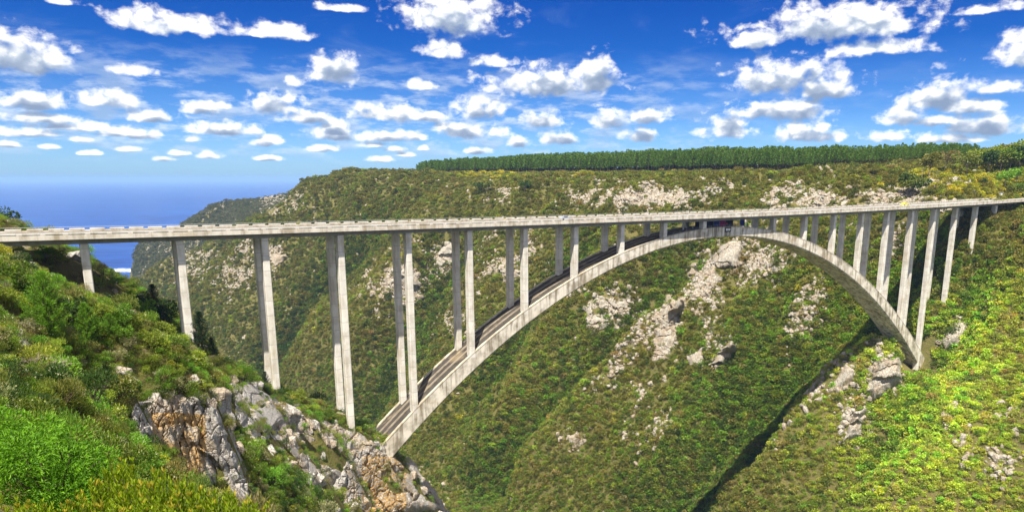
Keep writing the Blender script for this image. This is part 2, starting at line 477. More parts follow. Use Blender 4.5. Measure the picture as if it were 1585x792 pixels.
# rock mask on the far wall
RZ = [(640, 440, 70, 60, 1.0), (690, 400, 60, 30, .7), (410, 400, 45, 40, .8), (560, 390, 60, 25, .5), (960, 490, 75, 70, .9), (890, 440, 50, 40, .7), (1000, 305, 160, 22, .9), (780, 300, 50, 20, .6),
      (1085, 430, 45, 70, .9), (1030, 510, 32, 55, .9), (1130, 540, 60, 45, 1.0), (900, 560, 60, 60, .6), (1010, 640, 60, 50, .5), (700, 500, 60, 40, .6), (1190, 640, 50, 50, .6), (1190, 410, 80, 50, 1.0), (1260, 310, 90, 24, .9), (1400, 310, 80, 22, .8), (1240, 480, 65, 65, 1.0), (1260, 590, 60, 40, .9), (1370, 590, 35, 40, 1.0),
      (1330, 650, 50, 50, .8), (1460, 520, 30, 45, 1.1), (1480, 640, 50, 70, .6), (1540, 690, 50, 80, .6), (890, 680, 30, 22, .9), (780, 420, 60, 40, .6), (430, 310, 50, 22, .9), (330, 320, 40, 20, .5),
      (300, 400, 60, 40, .7), (360, 430, 50, 30, .7), (1500, 470, 60, 60, .4), (1450, 290, 50, 16, .6), (1190, 740, 40, 40, .3), (1390, 380, 60, 60, .5)]


def rock_mask(x, y, z):
    px, py = to_px(x, np.maximum(y, 1), z)
    m = np.zeros_like(px)
    for a, b, sx, sy, w in RZ:
        m = np.maximum(m, w * np.exp(-((px - a) / sx) ** 2 - ((py - b) / sy) ** 2))
    n = fbm(x / 16, y / 16, 4, 81) + 0.6 * fbm(x / 60, y / 60, 3, 83)
    return np.clip(m * 0.85 + n * 0.80 - 0.18, 0, 1)


gz -= 34 * sstep(1000, 1300, gtt) * sstep(70, 10, gsd)
gz = np.where((rr_ < 1180) & (rr_ > 60), np.maximum(gz, -228.0 + 0.8 * fbm(gx / 12, gy / 12, 2, 3)), gz)
grock = rock_mask(gx, gy, gz) * east + 0.45 * (1 - east) * sstep(0.05, 0.35, fbm(gx / 9, gy / 9, 4, 85))
grock *= (1 - gul * 0.8)


def sample(arr, x, y):
    """bilinear lookup in the polar grid"""
    r = np.hypot(x, y); th = np.arctan2(x, y)
    fi = np.clip((np.log(np.maximum(r, 2.5)) - math.log(2.5)) / (math.log(3600) - math.log(2.5)) * (NR - 1), 0, NR - 1.001)
    fj = np.clip((th - TH[0]) / (TH[-1] - TH[0]) * (NTH - 1), 0, NTH - 1.001)
    i, j = fi.astype(int), fj.astype(int); a, b = fi - i, fj - j
    return (arr[i, j] * (1 - a) * (1 - b) + arr[i + 1, j] * a * (1 - b) + arr[i, j + 1] * (1 - a) * b + arr[i + 1, j + 1] * a * b)


def hz(x, y): return float(sample(gz, np.array([x]), np.array([y]))[0])


def drop(px, py, d0=8, d1=2600):
    """where a photograph pixel meets the finished ground"""
    return march(px, py, lambda x, y: sample(gz, np.atleast_1d(x), np.atleast_1d(y)), d0, d1, 1200)


# ------------------------------------------------------------------ mesh helpers
def mesh_np(name, Vv, faces, mats=(), midx=None, smooth=False):
    me = bpy.data.meshes.new(name)
    Vv = np.asarray(Vv, np.float32)
    me.vertices.add(len(Vv)); me.vertices.foreach_set('co', Vv.ravel())
    faces = [f for f in faces if len(f)]
    tot = sum(f.size for f in faces); npoly = sum(len(f) for f in faces)
    me.loops.add(tot); me.polygons.add(npoly)
    li = np.concatenate([f.ravel() for f in faces]).astype(np.int32)
    cnt = np.concatenate([np.full(len(f), f.shape[1], np.int32) for f in faces])
    st = np.concatenate([[0], np.cumsum(cnt)[:-1]]).astype(np.int32)
    me.loops.foreach_set('vertex_index', li)
    me.polygons.foreach_set('loop_start', st)
    if midx is not None: me.polygons.foreach_set('material_index', np.asarray(midx, np.int32))
    me.polygons.foreach_set('use_smooth', np.full(npoly, bool(smooth)))
    for m in mats: me.materials.append(m)
    me.update(calc_edges=True); me.validate()
    return me


def link(name, data, parent=None, loc=None, rot=None, scale=None):
    o = bpy.data.objects.new(name, data); COL.objects.link(o)
    if parent is not None: o.parent = parent
    if loc is not None: o.location = loc
    if rot is not None: o.rotation_euler = rot
    if scale is not None: o.scale = scale
    return o


def tag(o, label=None, cat=None, group=None, kind=None):
    if label: o['label'] = label
    if cat: o['category'] = cat
    if group: o['group'] = group
    if kind: o['kind'] = kind
    return o


def thing(name, label, cat, loc=(0, 0, 0), rz=0.0, group=None, scale=None):
    return tag(link(name, None, None, loc, (0, 0, rz), scale), label, cat, group)


class G:
    """collects vertices and faces of one mesh"""
    def __init__(s): s.v = []; s.f4 = []; s.f3 = []; s.m4 = []; s.m3 = []; s.n = 0

    def add(s, v, f, m=0):
        v = np.asarray(v, float).reshape(-1, 3); f = np.asarray(f, int)
        if len(f) == 0: return
        s.v.append(v)
        if f.shape[1] == 4: s.f4.append(f + s.n); s.m4.append(np.full(len(f), m))
        else: s.f3.append(f + s.n); s.m3.append(np.full(len(f), m))
        s.n += len(v)

    def box(s, c, d, m=0, rz=0.0, taper=1.0):
        x, y, z = (q / 2 for q in d)
        p = np.array([(-x, -y, -z), (x, -y, -z), (x, y, -z), (-x, y, -z), (-x * taper, -y * taper, z), (x * taper, -y * taper, z), (x * taper, y * taper, z), (-x * taper, y * taper, z)])
        if rz:
            cs, sn = math.cos(rz), math.sin(rz); p = np.column_stack([p[:, 0] * cs - p[:, 1] * sn, p[:, 0] * sn + p[:, 1] * cs, p[:, 2]])
        s.add(p + np.array(c), [(0, 3, 2, 1), (4, 5, 6, 7), (0, 1, 5, 4), (1, 2, 6, 5), (2, 3, 7, 6), (3, 0, 4, 7)], m)

    def tube(s, pts, rad, n=5, m=0):
        pts = np.asarray(pts, float); rad = np.broadcast_to(rad, (len(pts),))
        t = np.gradient(pts, axis=0); t /= np.linalg.norm(t, axis=1)[:, None] + 1e-9
        ref = np.where(np.abs(t[:, 2:3]) > 0.9, np.array([[1.0, 0, 0]]), np.array([[0, 0, 1.0]]))
        a = np.cross(t, ref); a /= np.linalg.norm(a, axis=1)[:, None] + 1e-9; b = np.cross(t, a)
        an = np.linspace(0, 2 * np.pi, n, endpoint=False)
        v = pts[:, None] + rad[:, None, None] * (np.cos(an)[None, :, None] * a[:, None] + np.sin(an)[None, :, None] * b[:, None])
        f = []
        for i in range(len(pts) - 1):
            for j in range(n):
                f.append((i * n + j, i * n + (j + 1) % n, (i + 1) * n + (j + 1) % n, (i + 1) * n + j))
        s.add(v.reshape(-1, 3), f, m)

    def leaves(s, c, d, L, W, g, m=0, cup=0.15):
        c = np.asarray(c, float); d = np.asarray(d, float); n = len(c)
        if n == 0: return
        d = d / (np.linalg.norm(d, axis=1)[:, None] + 1e-9)
        sd = np.cross(d, g.normal(size=(n, 3))); sd /= np.linalg.norm(sd, axis=1)[:, None] + 1e-9
        nn = np.cross(sd, d)
        L = np.broadcast_to(L, (n,))[:, None]; W = np.broadcast_to(W, (n,))[:, None]
        mid = c + d * L * 0.5
        v = np.stack([c, mid + sd * W * 0.5 + nn * L * cup, c + d * L, mid - sd * W * 0.5 + nn * L * cup], 1)
        s.add(v.reshape(-1, 3), np.arange(n * 4).reshape(n, 4), m)

    def mesh(s, name, mats, smooth=False):
        return mesh_np(name, np.vstack(s.v), [np.vstack(q) for q in (s.f4, s.f3) if q], mats,
                       np.concatenate(s.m4 + s.m3), smooth)


# ------------------------------------------------------------------ materials
def new_mat(name):
    m = bpy.data.materials.new(name); m.use_nodes = True
    t = NT(m.node_tree)
    return m, t, t.n['Principled BSDF']


def bump(t, b, h, strength, dist):
    n = t.n.new('ShaderNodeBump'); n.inputs['Strength'].default_value = strength; n.inputs['Distance'].default_value = dist
    t.l.new(h, n.inputs['Height']); t.l.new(n.outputs[0], b.inputs['Normal'])


def leaf_mat(name, col=None, var=0.45, trans=0.4, attr=None):
    """foliage: matt leaf that lets some light through; colour from the plant's own tint"""
    m, t, b = new_mat(name)
    geo = t.n.new('ShaderNodeNewGeometry')
    if attr:
        a = t.n.new('ShaderNodeAttribute'); a.attribute_type = 'INSTANCER'; a.attribute_name = attr; c = a.outputs['Color']
    elif col is None:
        oi = t.n.new('ShaderNodeObjectInfo'); c = oi.outputs['Color']
    else:
        c = None
    r = t.math('ADD', 1.0 - var, t.math('MULTIPLY', geo.outputs['Random Per Island'], 2 * var))
    cc = t.n.new('ShaderNodeCombineXYZ')
    for i in range(3): t.l.new(r if i != 0 else t.math('POWER', r, 1.25), cc.inputs[i])
    tint = t.mix(1.0, c if c is not None else c4(col), cc.outputs[0], blend='MULTIPLY')
    b.inputs['Roughness'].default_value = 0.6
    b.inputs['Specular IOR Level'].default_value = 0.25
    t.l.new(tint, b.inputs['Base Color'])
    tr = t.n.new('ShaderNodeBsdfTranslucent'); t.l.new(t.mix(1.0, tint, c4((1.15, 1.25, 0.6)), blend='MULTIPLY'), tr.inputs[0])
    mx = t.n.new('ShaderNodeMixShader'); mx.inputs[0].default_value = trans
    t.l.new(b.outputs[0], mx.inputs[1]); t.l.new(tr.outputs[0], mx.inputs[2])
    t.l.new(mx.outputs[0], t.n['Material Output'].inputs[0])
    return m


def plain(name, col, rough=0.7, spec=0.3, nscale=0, namt=0.2, metal=0.0):
    m, t, b = new_mat(name)
    b.inputs['Roughness'].default_value = rough; b.inputs['Specular IOR Level'].default_value = spec; b.inputs['Metallic'].default_value = metal
    if nscale:
        tc = t.n.new('ShaderNodeTexCoord')
        n = t.noise(tc.outputs['Object'], nscale, 4)
        t.l.new(t.mix(n, c4([q * (1 - namt) for q in col]), c4([q * (1 + namt) for q in col])), b.inputs['Base Color'])
    else:
        b.inputs['Base Color'].default_value = c4(col)
    return m


def concrete(name, col, dark=0.35, streak=1.0, joints=0.0, top=0.0):
    m, t, b = new_mat(name)
    geo = t.n.new('ShaderNodeNewGeometry'); pos = geo.outputs['Position']
    n1 = t.noise(pos, 0.35, 5, 0.6)
    st = t.noise(t.vec('MULTIPLY', pos, (0.75, 0.75, 0.07)), 1.0, 5, 0.62)
    fine = t.noise(pos, 6.0, 3)
    f = t.math('ADD', t.math('MULTIPLY', t.smooth(st, 0.44, 0.66), 0.8 * streak), t.math('MULTIPLY', t.smooth(n1, 0.38, 0.68), 0.6))
    f = t.math('MINIMUM', f, 1.0)
    c = t.mix(f, c4(col), c4([col[0] * dark * 1.08, col[1] * dark, col[2] * dark * 0.85]))
    warm = t.smooth(t.noise(pos, 0.16, 3), 0.52, 0.72)
    c = t.mix(t.math('MULTIPLY', warm, 0.35), c, c4((0.40, 0.30, 0.17)))
    c = t.mix(t.math('MULTIPLY', t.math('SUBTRACT', fine, 0.5), 0.35), c, c4((0.6, 0.58, 0.54)))
    if joints:
        sp = t.n.new('ShaderNodeSeparateXYZ'); t.l.new(pos, sp.inputs[0])
        fr = t.math('FRACT', t.math('DIVIDE', sp.outputs[2], joints))
        ln = t.math('LESS_THAN', fr, 0.05)
        c = t.mix(t.math('MULTIPLY', ln, 0.55), c, c4([q * 0.45 for q in col]))
        cell = t.n.new('ShaderNodeTexWhiteNoise'); cell.noise_dimensions = '1D'
        t.l.new(t.math('FLOOR', t.math('DIVIDE', sp.outputs[2], joints)), cell.inputs['W'])
        c = t.mix(t.math('MULTIPLY', cell.outputs[0], 0.32), c, c4([q * 0.6 for q in col]))
    if top:
        sn = t.n.new('ShaderNodeSeparateXYZ'); t.l.new(geo.outputs['Normal'], sn.inputs[0])
        up = t.smooth(sn.outputs[2], 0.15, 0.4)
        tk = t.noise(pos, 0.8, 5, 0.65)
        c = t.mix(t.math('MULTIPLY', up, t.smooth(tk, 0.2, 0.75, top, top * 0.75)), c, c4((0.040, 0.034, 0.026)))
    t.l.new(c, b.inputs['Base Color'])
    b.inputs['Roughness'].default_value = 0.85; b.inputs['Specular IOR Level'].default_value = 0.25
    bump(t, b, fine, 0.25, 0.05)
    return m


def rock_mat(name, grey, orange, amt, scale=1.0):
    m, t, b = new_mat(name)
    tc = t.n.new('ShaderNodeTexCoord'); geo = t.n.new('ShaderNodeNewGeometry'); pos = geo.outputs['Position']
    big = t.noise(pos, 0.35 * scale, 4, 0.6)
    band = t.noise(t.vec('MULTIPLY', pos, (0.9 * scale, 0.9 * scale, 5.0 * scale)), 1.0, 5, 0.62, dist=0.4)
    fine = t.noise(pos, 5.0 * scale, 6, 0.68)
    vo = t.n.new('ShaderNodeTexVoronoi'); vo.feature = 'DISTANCE_TO_EDGE'; vo.inputs['Scale'].default_value = 1.3 * scale
    t.l.new(t.vec('MULTIPLY', t.vec('ADD', pos, t.vec('MULTIPLY', t.noise(pos, 1.5 * scale, 3, out=1), (0.5, 0.5, 0.5))), (1, 1, 0.55)), vo.inputs['Vector'])
    crack = t.smooth(vo.outputs['Distance'], 0.0, 0.07)
    oi = t.n.new('ShaderNodeObjectInfo')
    c = t.ramp(fine, [(0.25, [q * 0.45 for q in grey]), (0.5, grey), (0.75, [min(q * 1.45, 0.8) for q in grey])])
    of = t.math('MULTIPLY', t.smooth(t.math('ADD', big, t.math('MULTIPLY', oi.outputs['Random'], 0.15)), 0.62 - 0.25 * amt, 0.78 - 0.2 * amt), amt)
    c = t.mix(of, c, t.mix(band, c4([q * 0.5 for q in orange]), c4(orange)))
    c = t.mix(t.math('MULTIPLY', t.smooth(band, 0.52, 0.66), 0.4), c, c4([q * 0.35 for q in grey]))
    c = t.mix(t.math('ADD', t.math('MULTIPLY', crack, 0.45), 0.55), c4([q * 0.3 for q in grey]), c)
    t.l.new(c, b.inputs['Base Color'])
    b.inputs['Roughness'].default_value = 0.85; b.inputs['Specular IOR Level'].default_value = 0.2
    h = t.math('ADD', t.math('MULTIPLY', fine, 0.6), t.math('ADD', t.math('MULTIPLY', band, 0.5), t.math('MULTIPLY', crack, 0.5)))
    bump(t, b, h, 0.9, 0.25 / scale)
    return m


M = {}
M['leaf_inst'] = leaf_mat('shrub_leaf', attr='tint')
M['leaf_obj'] = leaf_mat('plant_leaf')
M['leaf_bright'] = leaf_mat('tree_leaf_bright', (0.120, 0.270, 0.012), 0.5, 0.45)
M['leaf_cone'] = leaf_mat('conebush_leaf', (0.235, 0.320, 0.014), 0.45, 0.45)
M['leaf_tip'] = leaf_mat('conebush_young_leaf', (0.36, 0.31, 0.03), 0.4, 0.45)
M['needle'] = leaf_mat('pine_needle', (0.135, 0.270, 0.018), 0.5, 0.42)
M['needle_dark'] = leaf_mat('dark_pine_needle', (0.014, 0.036, 0.014), 0.5, 0.25)
M['needle_far'] = leaf_mat('plantation_needle', (0.115, 0.200, 0.028), 0.5, 0.38)
M['flower'] = leaf_mat('pale_flower_head', (0.48, 0.46, 0.26), 0.3, 0.3)
M['bark'] = plain('bark', (0.09, 0.065, 0.045), 0.9, 0.1, 3.0, 0.4)
M['bark_pale'] = plain('pale_bark', (0.26, 0.21, 0.16), 0.9, 0.1, 3.0, 0.4)
M['twig'] = plain('dead_twig', (0.30, 0.25, 0.19), 0.9, 0.1, 3.0, 0.3)
M['conc'] = concrete('pier_concrete', (0.75, 0.71, 0.63), 0.58, 0.6, joints=3.8)
M['arch'] = concrete('arch_concrete', (0.70, 0.64, 0.53), 0.32, 1.0, top=0.97)
M['deckc'] = concrete('deck_concrete', (0.64, 0.585, 0.49), 0.5, 0.8)
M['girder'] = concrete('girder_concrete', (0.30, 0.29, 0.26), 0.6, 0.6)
M['kerb'] = concrete('shade_toned_kerb', (0.15, 0.135, 0.115), 0.6, 0.5)  # dark tone stands in for the shade seen in the parapet gaps
M['rock'] = rock_mat('grey_quartzite', (0.37, 0.345, 0.31), (0.46, 0.31, 0.14), 0.5)
M['rock_orange'] = rock_mat('orange_stained_quartzite', (0.38, 0.33, 0.26), (0.54, 0.34, 0.13), 1.0)
M['rock_far'] = rock_mat('pale_sandstone', (0.375, 0.34, 0.28), (0.42, 0.30, 0.18), 0.55, 0.6)


def ground_mat():
    m, t, b = new_mat('hillside_ground')
    a = t.n.new('ShaderNodeAttribute'); a.attribute_name = 'rock'
    geo = t.n.new('ShaderNodeNewGeometry'); pos = geo.outputs['Position']
    n = t.noise(pos, 0.12, 6, 0.65); n2 = t.noise(pos, 1.1, 6, 0.7)
    veg = t.ramp(n, [(0.3, (0.055, 0.070, 0.014)), (0.5, (0.105, 0.105, 0.024)), (0.7, (0.150, 0.122, 0.042))])
    veg = t.mix(t.smooth(n2, 0.4, 0.7), veg, c4((0.13, 0.10, 0.05)))
    rk = t.ramp(n2, [(0.28, (0.08, 0.065, 0.045)), (0.5, (0.27, 0.22, 0.155)), (0.72, (0.42, 0.36, 0.28))])
    f = t.smooth(t.math('ADD', a.outputs['Fac'], t.math('MULTIPLY', t.math('SUBTRACT', n2, 0.5), 0.9)), 0.25, 0.6)
    t.l.new(t.mix(f, veg, rk), b.inputs['Base Color'])
    b.inputs['Roughness'].default_value = 0.95; b.inputs['Specular IOR Level'].default_value = 0.1
    bump(t, b, t.math('ADD', n2, t.noise(pos, 0.35, 5)), 0.8, 0.8)
    return m


M['ground'] = ground_mat()

# ------------------------------------------------------------------ terrain mesh, sea
idx = np.arange(NR * NTH).reshape(NR, NTH)
qf = np.stack([idx[:-1, :-1], idx[:-1, 1:], idx[1:, 1:], idx[1:, :-1]], -1).reshape(-1, 4)[:, ::-1]
me = mesh_np('gorge_hillsides', np.stack([gx, gy, gz], -1).reshape(-1, 3), [qf], [M['ground']], smooth=True)
at = me.attributes.new('rock', 'FLOAT', 'POINT'); at.data.foreach_set('value', grock.astype(np.float32).ravel())
tag(link('terrain', me), kind='structure')


def sea_mat():
    m, t, b = new_mat('sea_water')
    geo = t.n.new('ShaderNodeNewGeometry'); pos = geo.outputs['Position']
    n = t.noise(t.vec('MULTIPLY', pos, (0.006, 0.016, 0)), 1.0, 7, 0.62)
    big = t.noise(t.vec('MULTIPLY', pos, (0.0006, 0.0016, 0)), 1.0, 4, 0.55)
    c = t.mix(t.smooth(n, 0.35, 0.68), c4((0.001, 0.016, 0.12)), c4((0.005, 0.060, 0.28)))
    c = t.mix(t.math('MULTIPLY', t.smooth(big, 0.4, 0.7), 0.5), c, c4((0.012, 0.085, 0.30)))
    a = t.n.new('ShaderNodeAttribute'); a.attribute_name = 'surf'
    sn = t.noise(t.vec('MULTIPLY', pos, (0.010, 0.016, 0)), 1.0, 7, 0.75)
    foam = t.smooth(t.math('ADD', a.outputs['Fac'], t.math('MULTIPLY', t.math('SUBTRACT', sn, 0.5), 1.9)), 0.36, 0.62)
    c = t.mix(foam, c, c4((0.75, 0.78, 0.80)))
    t.l.new(c, b.inputs['Base Color'])
    t.l.new(t.math('ADD', t.math('MULTIPLY', foam, 0.5), 0.32), b.inputs['Roughness'])
    b.inputs['Specular IOR Level'].default_value = 0.16
    bump(t, b, n, 0.35, 6.0)
    return m


sx = np.concatenate([[-60000, -25000, -9000], np.linspace(-4500, 2500, 120), [9000, 25000, 60000]])
sy = np.concatenate([[-3000, 0, 700], np.linspace(1100, 3400, 120), [5000, 9000, 20000, 45000, 90000]])
SX, SY = np.meshgrid(sx, sy)
sid = np.arange(SX.size).reshape(SX.shape)
sq = np.stack([sid[:-1, :-1], sid[:-1, 1:], sid[1:, 1:], sid[1:, :-1]], -1).reshape(-1, 4)
me = mesh_np('sea_surface', np.stack([SX, SY, np.full_like(SX, -230.5)], -1).reshape(-1, 3), [sq], [sea_mat()])
coastd = np.hypot((SX + 1120) / 1.5, SY - 1800)
surf = 0.62 * np.exp(-(coastd / 90) ** 2)
at = me.attributes.new('surf', 'FLOAT', 'POINT'); at.data.foreach_set('value', surf.astype(np.float32).ravel())
tag(link('sea', me), kind='structure')
#NEXT
# ------------------------------------------------------------------ the arch bridge
LEGW = 8.9
VC = LEGW / 2                                   # centre line of the deck
HW = 8.0                                        # half width of the deck
K0, K1 = -2.5, 22.6


def deck_z(k): return leg_top(k) + 1.0          # underside of the slab


bridge = thing('arch_bridge', 'long concrete arch bridge on slender paired columns spanning the gorge', 'bridge',
               (*bp(10.5, VC), arch_top(10.5)), math.atan2(U[1], U[0]))
BO = np.array([*bp(10.5, VC), arch_top(10.5)])


def bl(k, v, z):
    """bay k, v metres from the near leg row, world z -> the bridge's own axes"""
    return ((k - 10.5) * BAY, v - VC, z - BO[2])


def sweep(name, ks, section, mat, parent=bridge, smooth=False):
    """extrudes a closed (v, z) section along the bays; section(k) returns the outline"""
    rows = [[bl(k, v, z) for v, z in section(k)] for k in ks]
    n = len(rows[0]); g = G(); vv = np.array(rows).reshape(-1, 3); f = []
    for i in range(len(ks) - 1):
        for j in range(n):
            f.append((i * n + j, i * n + (j + 1) % n, (i + 1) * n + (j + 1) % n, (i + 1) * n + j))
    g.add(vv, f)
    for r, fl in ((0, True), (len(ks) - 1, False)):
        o = [r * n + j for j in range(n)]
        if fl: o = o[::-1]
        c = vv[o].mean(0); g.add(np.vstack([vv[o], c]), [(j, (j + 1) % n, n) for j in range(n)])
    return link(name, g.mesh(name, [mat], smooth), parent)


ks = np.linspace(K0, K1, 64)
sweep('deck_slab', ks, lambda k: [(VC - HW, deck_z(k) + 0.12), (VC - HW, deck_z(k) + 0.78), (VC + HW, deck_z(k) + 0.78), (VC + HW, deck_z(k) + 0.12), (VC + 4.8, deck_z(k) - 0.06), (VC - 4.8, deck_z(k) - 0.06)], M['deckc'])
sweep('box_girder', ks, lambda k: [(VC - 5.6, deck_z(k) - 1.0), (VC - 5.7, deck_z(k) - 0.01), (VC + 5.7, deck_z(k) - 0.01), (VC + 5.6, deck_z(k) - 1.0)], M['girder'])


def road_mat():
    m, t, b = new_mat('worn_asphalt')
    tc = t.n.new('ShaderNodeTexCoord'); p = tc.outputs['Object']
    n = t.noise(t.vec('MULTIPLY', p, (0.05, 0.9, 1)), 1.0, 5, 0.6); f = t.noise(p, 9.0, 3)
    c = t.mix(n, c4((0.17, 0.165, 0.155)), c4((0.31, 0.295, 0.27)))
    c = t.mix(t.math('MULTIPLY', f, 0.3), c, c4((0.40, 0.38, 0.35)))
    t.l.new(c, b.inputs['Base Color']); b.inputs['Roughness'].default_value = 0.9; b.inputs['Specular IOR Level'].default_value = 0.2
    return m


M['road'] = road_mat()
M['paint'] = plain('road_paint', (0.75, 0.74, 0.70), 0.7, 0.3, 2.0, 0.15)
M['steel'] = plain('galvanised_steel', (0.30, 0.31, 0.31), 0.5, 0.5, 4.0, 0.3)
M['coping'] = concrete('coping_concrete', (0.62, 0.59, 0.53), 0.6, 0.5)
M['archedge'] = concrete('arch_edge_concrete', (0.47, 0.42, 0.33), 0.5, 0.8)
M['archstrip'] = concrete('arch_step_concrete', (0.20, 0.165, 0.12), 0.5, 0.8)
kr = np.linspace(K0, K1, 64)
sweep('road_surface', kr, lambda k: [(VC - HW + 0.75, deck_z(k) + 0.786), (VC - HW + 0.75, deck_z(k) + 0.84), (VC + HW - 0.75, deck_z(k) + 0.84), (VC + HW - 0.75, deck_z(k) + 0.786)], M['road'])
for off in (-3.7, 3.7):
    sweep('edge_line', kr, lambda k: [(VC + off - 0.07, deck_z(k) + 0.842), (VC + off - 0.07, deck_z(k) + 0.846), (VC + off + 0.07, deck_z(k) + 0.846), (VC + off + 0.07, deck_z(k) + 0.842)], M['paint'])
g = G()
for i in range(60):
    ka = K0 + 0.2 + i * 0.42; kb_ = ka + 0.16
    if kb_ > K1: break
    g = G()
    a, b = bl(ka, VC, deck_z(ka) + 0.845), bl(kb_, VC, deck_z(kb_) + 0.845)
    g.add([(a[0], -0.07, a[2]), (b[0], -0.07, b[2]), (b[0], 0.07, b[2]), (a[0], 0.07, a[2])], [(0, 1, 2, 3)])
    link('centre_line', g.mesh('centre_line', [M['paint']]), bridge)
for sgn in (-1, 1):
    sweep('kerb', kr, lambda k: [(VC + sgn * (HW - 0.02), deck_z(k) + 0.784), (VC + sgn * (HW - 0.02), deck_z(k) + 0.98), (VC + sgn * (HW - 0.73), deck_z(k) + 0.98), (VC + sgn * (HW - 0.73), deck_z(k) + 0.784)], M['kerb'])

# parapet: a cast wall along both edges with separate coping blocks on top, open joints between them
for sgn in (-1, 1):
    sweep('parapet_wall', kr, lambda k: [(VC + sgn * (HW + 0.03), deck_z(k) + 0.20), (VC + sgn * (HW + 0.03), deck_z(k) + 1.34), (VC + sgn * (HW - 0.30), deck_z(k) + 1.34), (VC + sgn * (HW - 0.30), deck_z(k) + 0.79)], M['deckc'])
    sweep('gap_shade_strip', kr, lambda k: [(VC + sgn * (HW - 0.02), deck_z(k) + 1.341), (VC + sgn * (HW - 0.02), deck_z(k) + 1.375), (VC + sgn * (HW - 0.28), deck_z(k) + 1.375), (VC + sgn * (HW - 0.28), deck_z(k) + 1.341)], M['kerb'])  # dark strip that paints shade into the gaps between coping blocks
PL = 3.05
pm = G()
pm.box((0, 0, 0.17), (PL, 0.44, 0.34), 0, 0, 0.985)
for sx_ in (-1, 1): pm.box((sx_ * 1.15, 0, -0.02), (0.30, 0.30, 0.05), 0)
panel_me = pm.mesh('coping_block', [M['coping']])
npan = int((K1 - K0) * 4.7)
for sgn in (-1, 1):
    for i in range(npan):
        k = K0 + (i + 0.5) / 4.7
        p = bl(k, VC + sgn * (HW - 0.13), deck_z(k) + 1.38)
        sl_ = (leg_top(k + 0.05) - leg_top(k - 0.05)) / (0.1 * BAY)
        link('coping_block', panel_me, bridge, p, (0, -math.atan(sl_), 0))
rg = G()
rg.tube([bl(k, VC + HW - 0.13, deck_z(k) + 2.0) for k in kr], 0.04, 5)
link('far_side_rail', rg.mesh('far_side_rail', [M['steel']]), bridge)

# columns, each a part of its own
for k in range(-2, 22):
    for row in (0, 1):
        v = row * LEGW
        zt = leg_top(k) - 0.02
        x, y = bp(k, v)
        if 4 <= k <= 17:
            if k == 11: continue
            zb = arch_top(k) - 1.1
            if k == 17: zb -= 1.5
        else:
            zb = hz(x, y) - 2.5
            if k in (18,): zb = min(zb, -84)
        g = G(); h = zt - zb; tb = 1 + 0.0004 * h
        nz = max(1, int(h / 8))
        w, d = 1.72, 2.3
        for i in range(nz):
            a0, a1 = i / nz, (i + 1) / nz
            s0, s1 = tb + (1 - tb) * a0, tb + (1 - tb) * a1
            zz0, zz1 = zb + h * a0, zb + h * a1
            v8 = []
            for zz, sc in ((zz0, s0), (zz1, s1)):
                bx, by, bz = bl(k, v, zz); hx, hy, ch = w * sc / 2, d * sc / 2, 0.14
                v8 += [(bx - hx + ch, by - hy, bz), (bx + hx - ch, by - hy, bz), (bx + hx, by - hy + ch, bz), (bx + hx, by + hy - ch, bz), (bx + hx - ch, by + hy, bz), (bx - hx + ch, by + hy, bz), (bx - hx, by + hy - ch, bz), (bx - hx, by - hy + ch, bz)]
            g.add(v8, [(j, (j + 1) % 8, 8 + (j + 1) % 8, 8 + j) for j in range(8)])
        g.add(v8[8:], [(0, 1, 2, 7), (2, 3, 6, 7), (3, 4, 5, 6)])
        link('column', g.mesh('column', [M['conc']]), bridge)

# arch rib: a box deepening towards the springings, raised edges along its upper face
KA, KB = 3.35, 18.55
AHW = VC + 1.15
ka_ = np.linspace(KA, KB, 74)


def arch_n(k):
    e = 0.02
    dz = (arch_top(k + e) - arch_top(k - e)) / (2 * e * BAY)
    n = math.sqrt(1 + dz * dz)
    return dz / n, 1 / n


def arch_sweep(name, sec, mat):
    rows = []
    for k in ka_:
        sx_, cz = arch_n(k); th_ = 3.5 + 1.7 * abs((k - 10.5) / 7.2) ** 2
        x0, _, z0 = bl(k, VC, arch_top(k))
        for v, dn in sec(th_): rows.append((x0 + sx_ * dn, v, z0 - cz * dn))
    n = len(sec(1.0)); g = G(); f = []
    for i in range(len(ka_) - 1):
        for j in range(n):
            f.append((i * n + j, i * n + (j + 1) % n, (i + 1) * n + (j + 1) % n, (i + 1) * n + j))
    rows = np.array(rows); g.add(rows, f)
    for r in (0, len(ka_) - 1):
        o = [r * n + j for j in range(n)]; c = rows[o].mean(0)
        g.add(np.vstack([rows[o], c]), [((j + 1) % n, j, n) if r == 0 else (j, (j + 1) % n, n) for j in range(n)])
    return link(name, g.mesh(name, [mat]), bridge)


arch_sweep('arch_rib', lambda t_: [(-AHW, 0.02), (AHW, 0.02), (AHW, t_ - .5), (AHW - .5, t_), (-AHW + .5, t_), (-AHW, t_ - .5)], M['arch'])
for sgn in (-1, 1):
    arch_sweep('arch_edge_beam', lambda t_: [(sgn * (AHW + 0.05) , -0.28), (sgn * (AHW - 0.95), -0.28), (sgn * (AHW - 0.95), 0.015), (sgn * (AHW + 0.05), 0.015)][::sgn], M['archedge'])
for v_ in (-1.3, 1.6):
    arch_sweep('arch_step_strip', lambda t_: [(v_ + 0.55, -0.16), (v_ - 0.55, -0.16), (v_ - 0.55, -0.03), (v_ + 0.55, -0.03)], M['archstrip'])
M['archtop'] = concrete('weathered_arch_top', (0.055, 0.048, 0.040), 0.5, 0.9)
arch_sweep('arch_upper_face', lambda t_: [(AHW - 0.955, 0.012), (-AHW + 0.955, 0.012), (-AHW + 0.955, -0.04), (AHW - 0.955, -0.04)], M['archtop'])
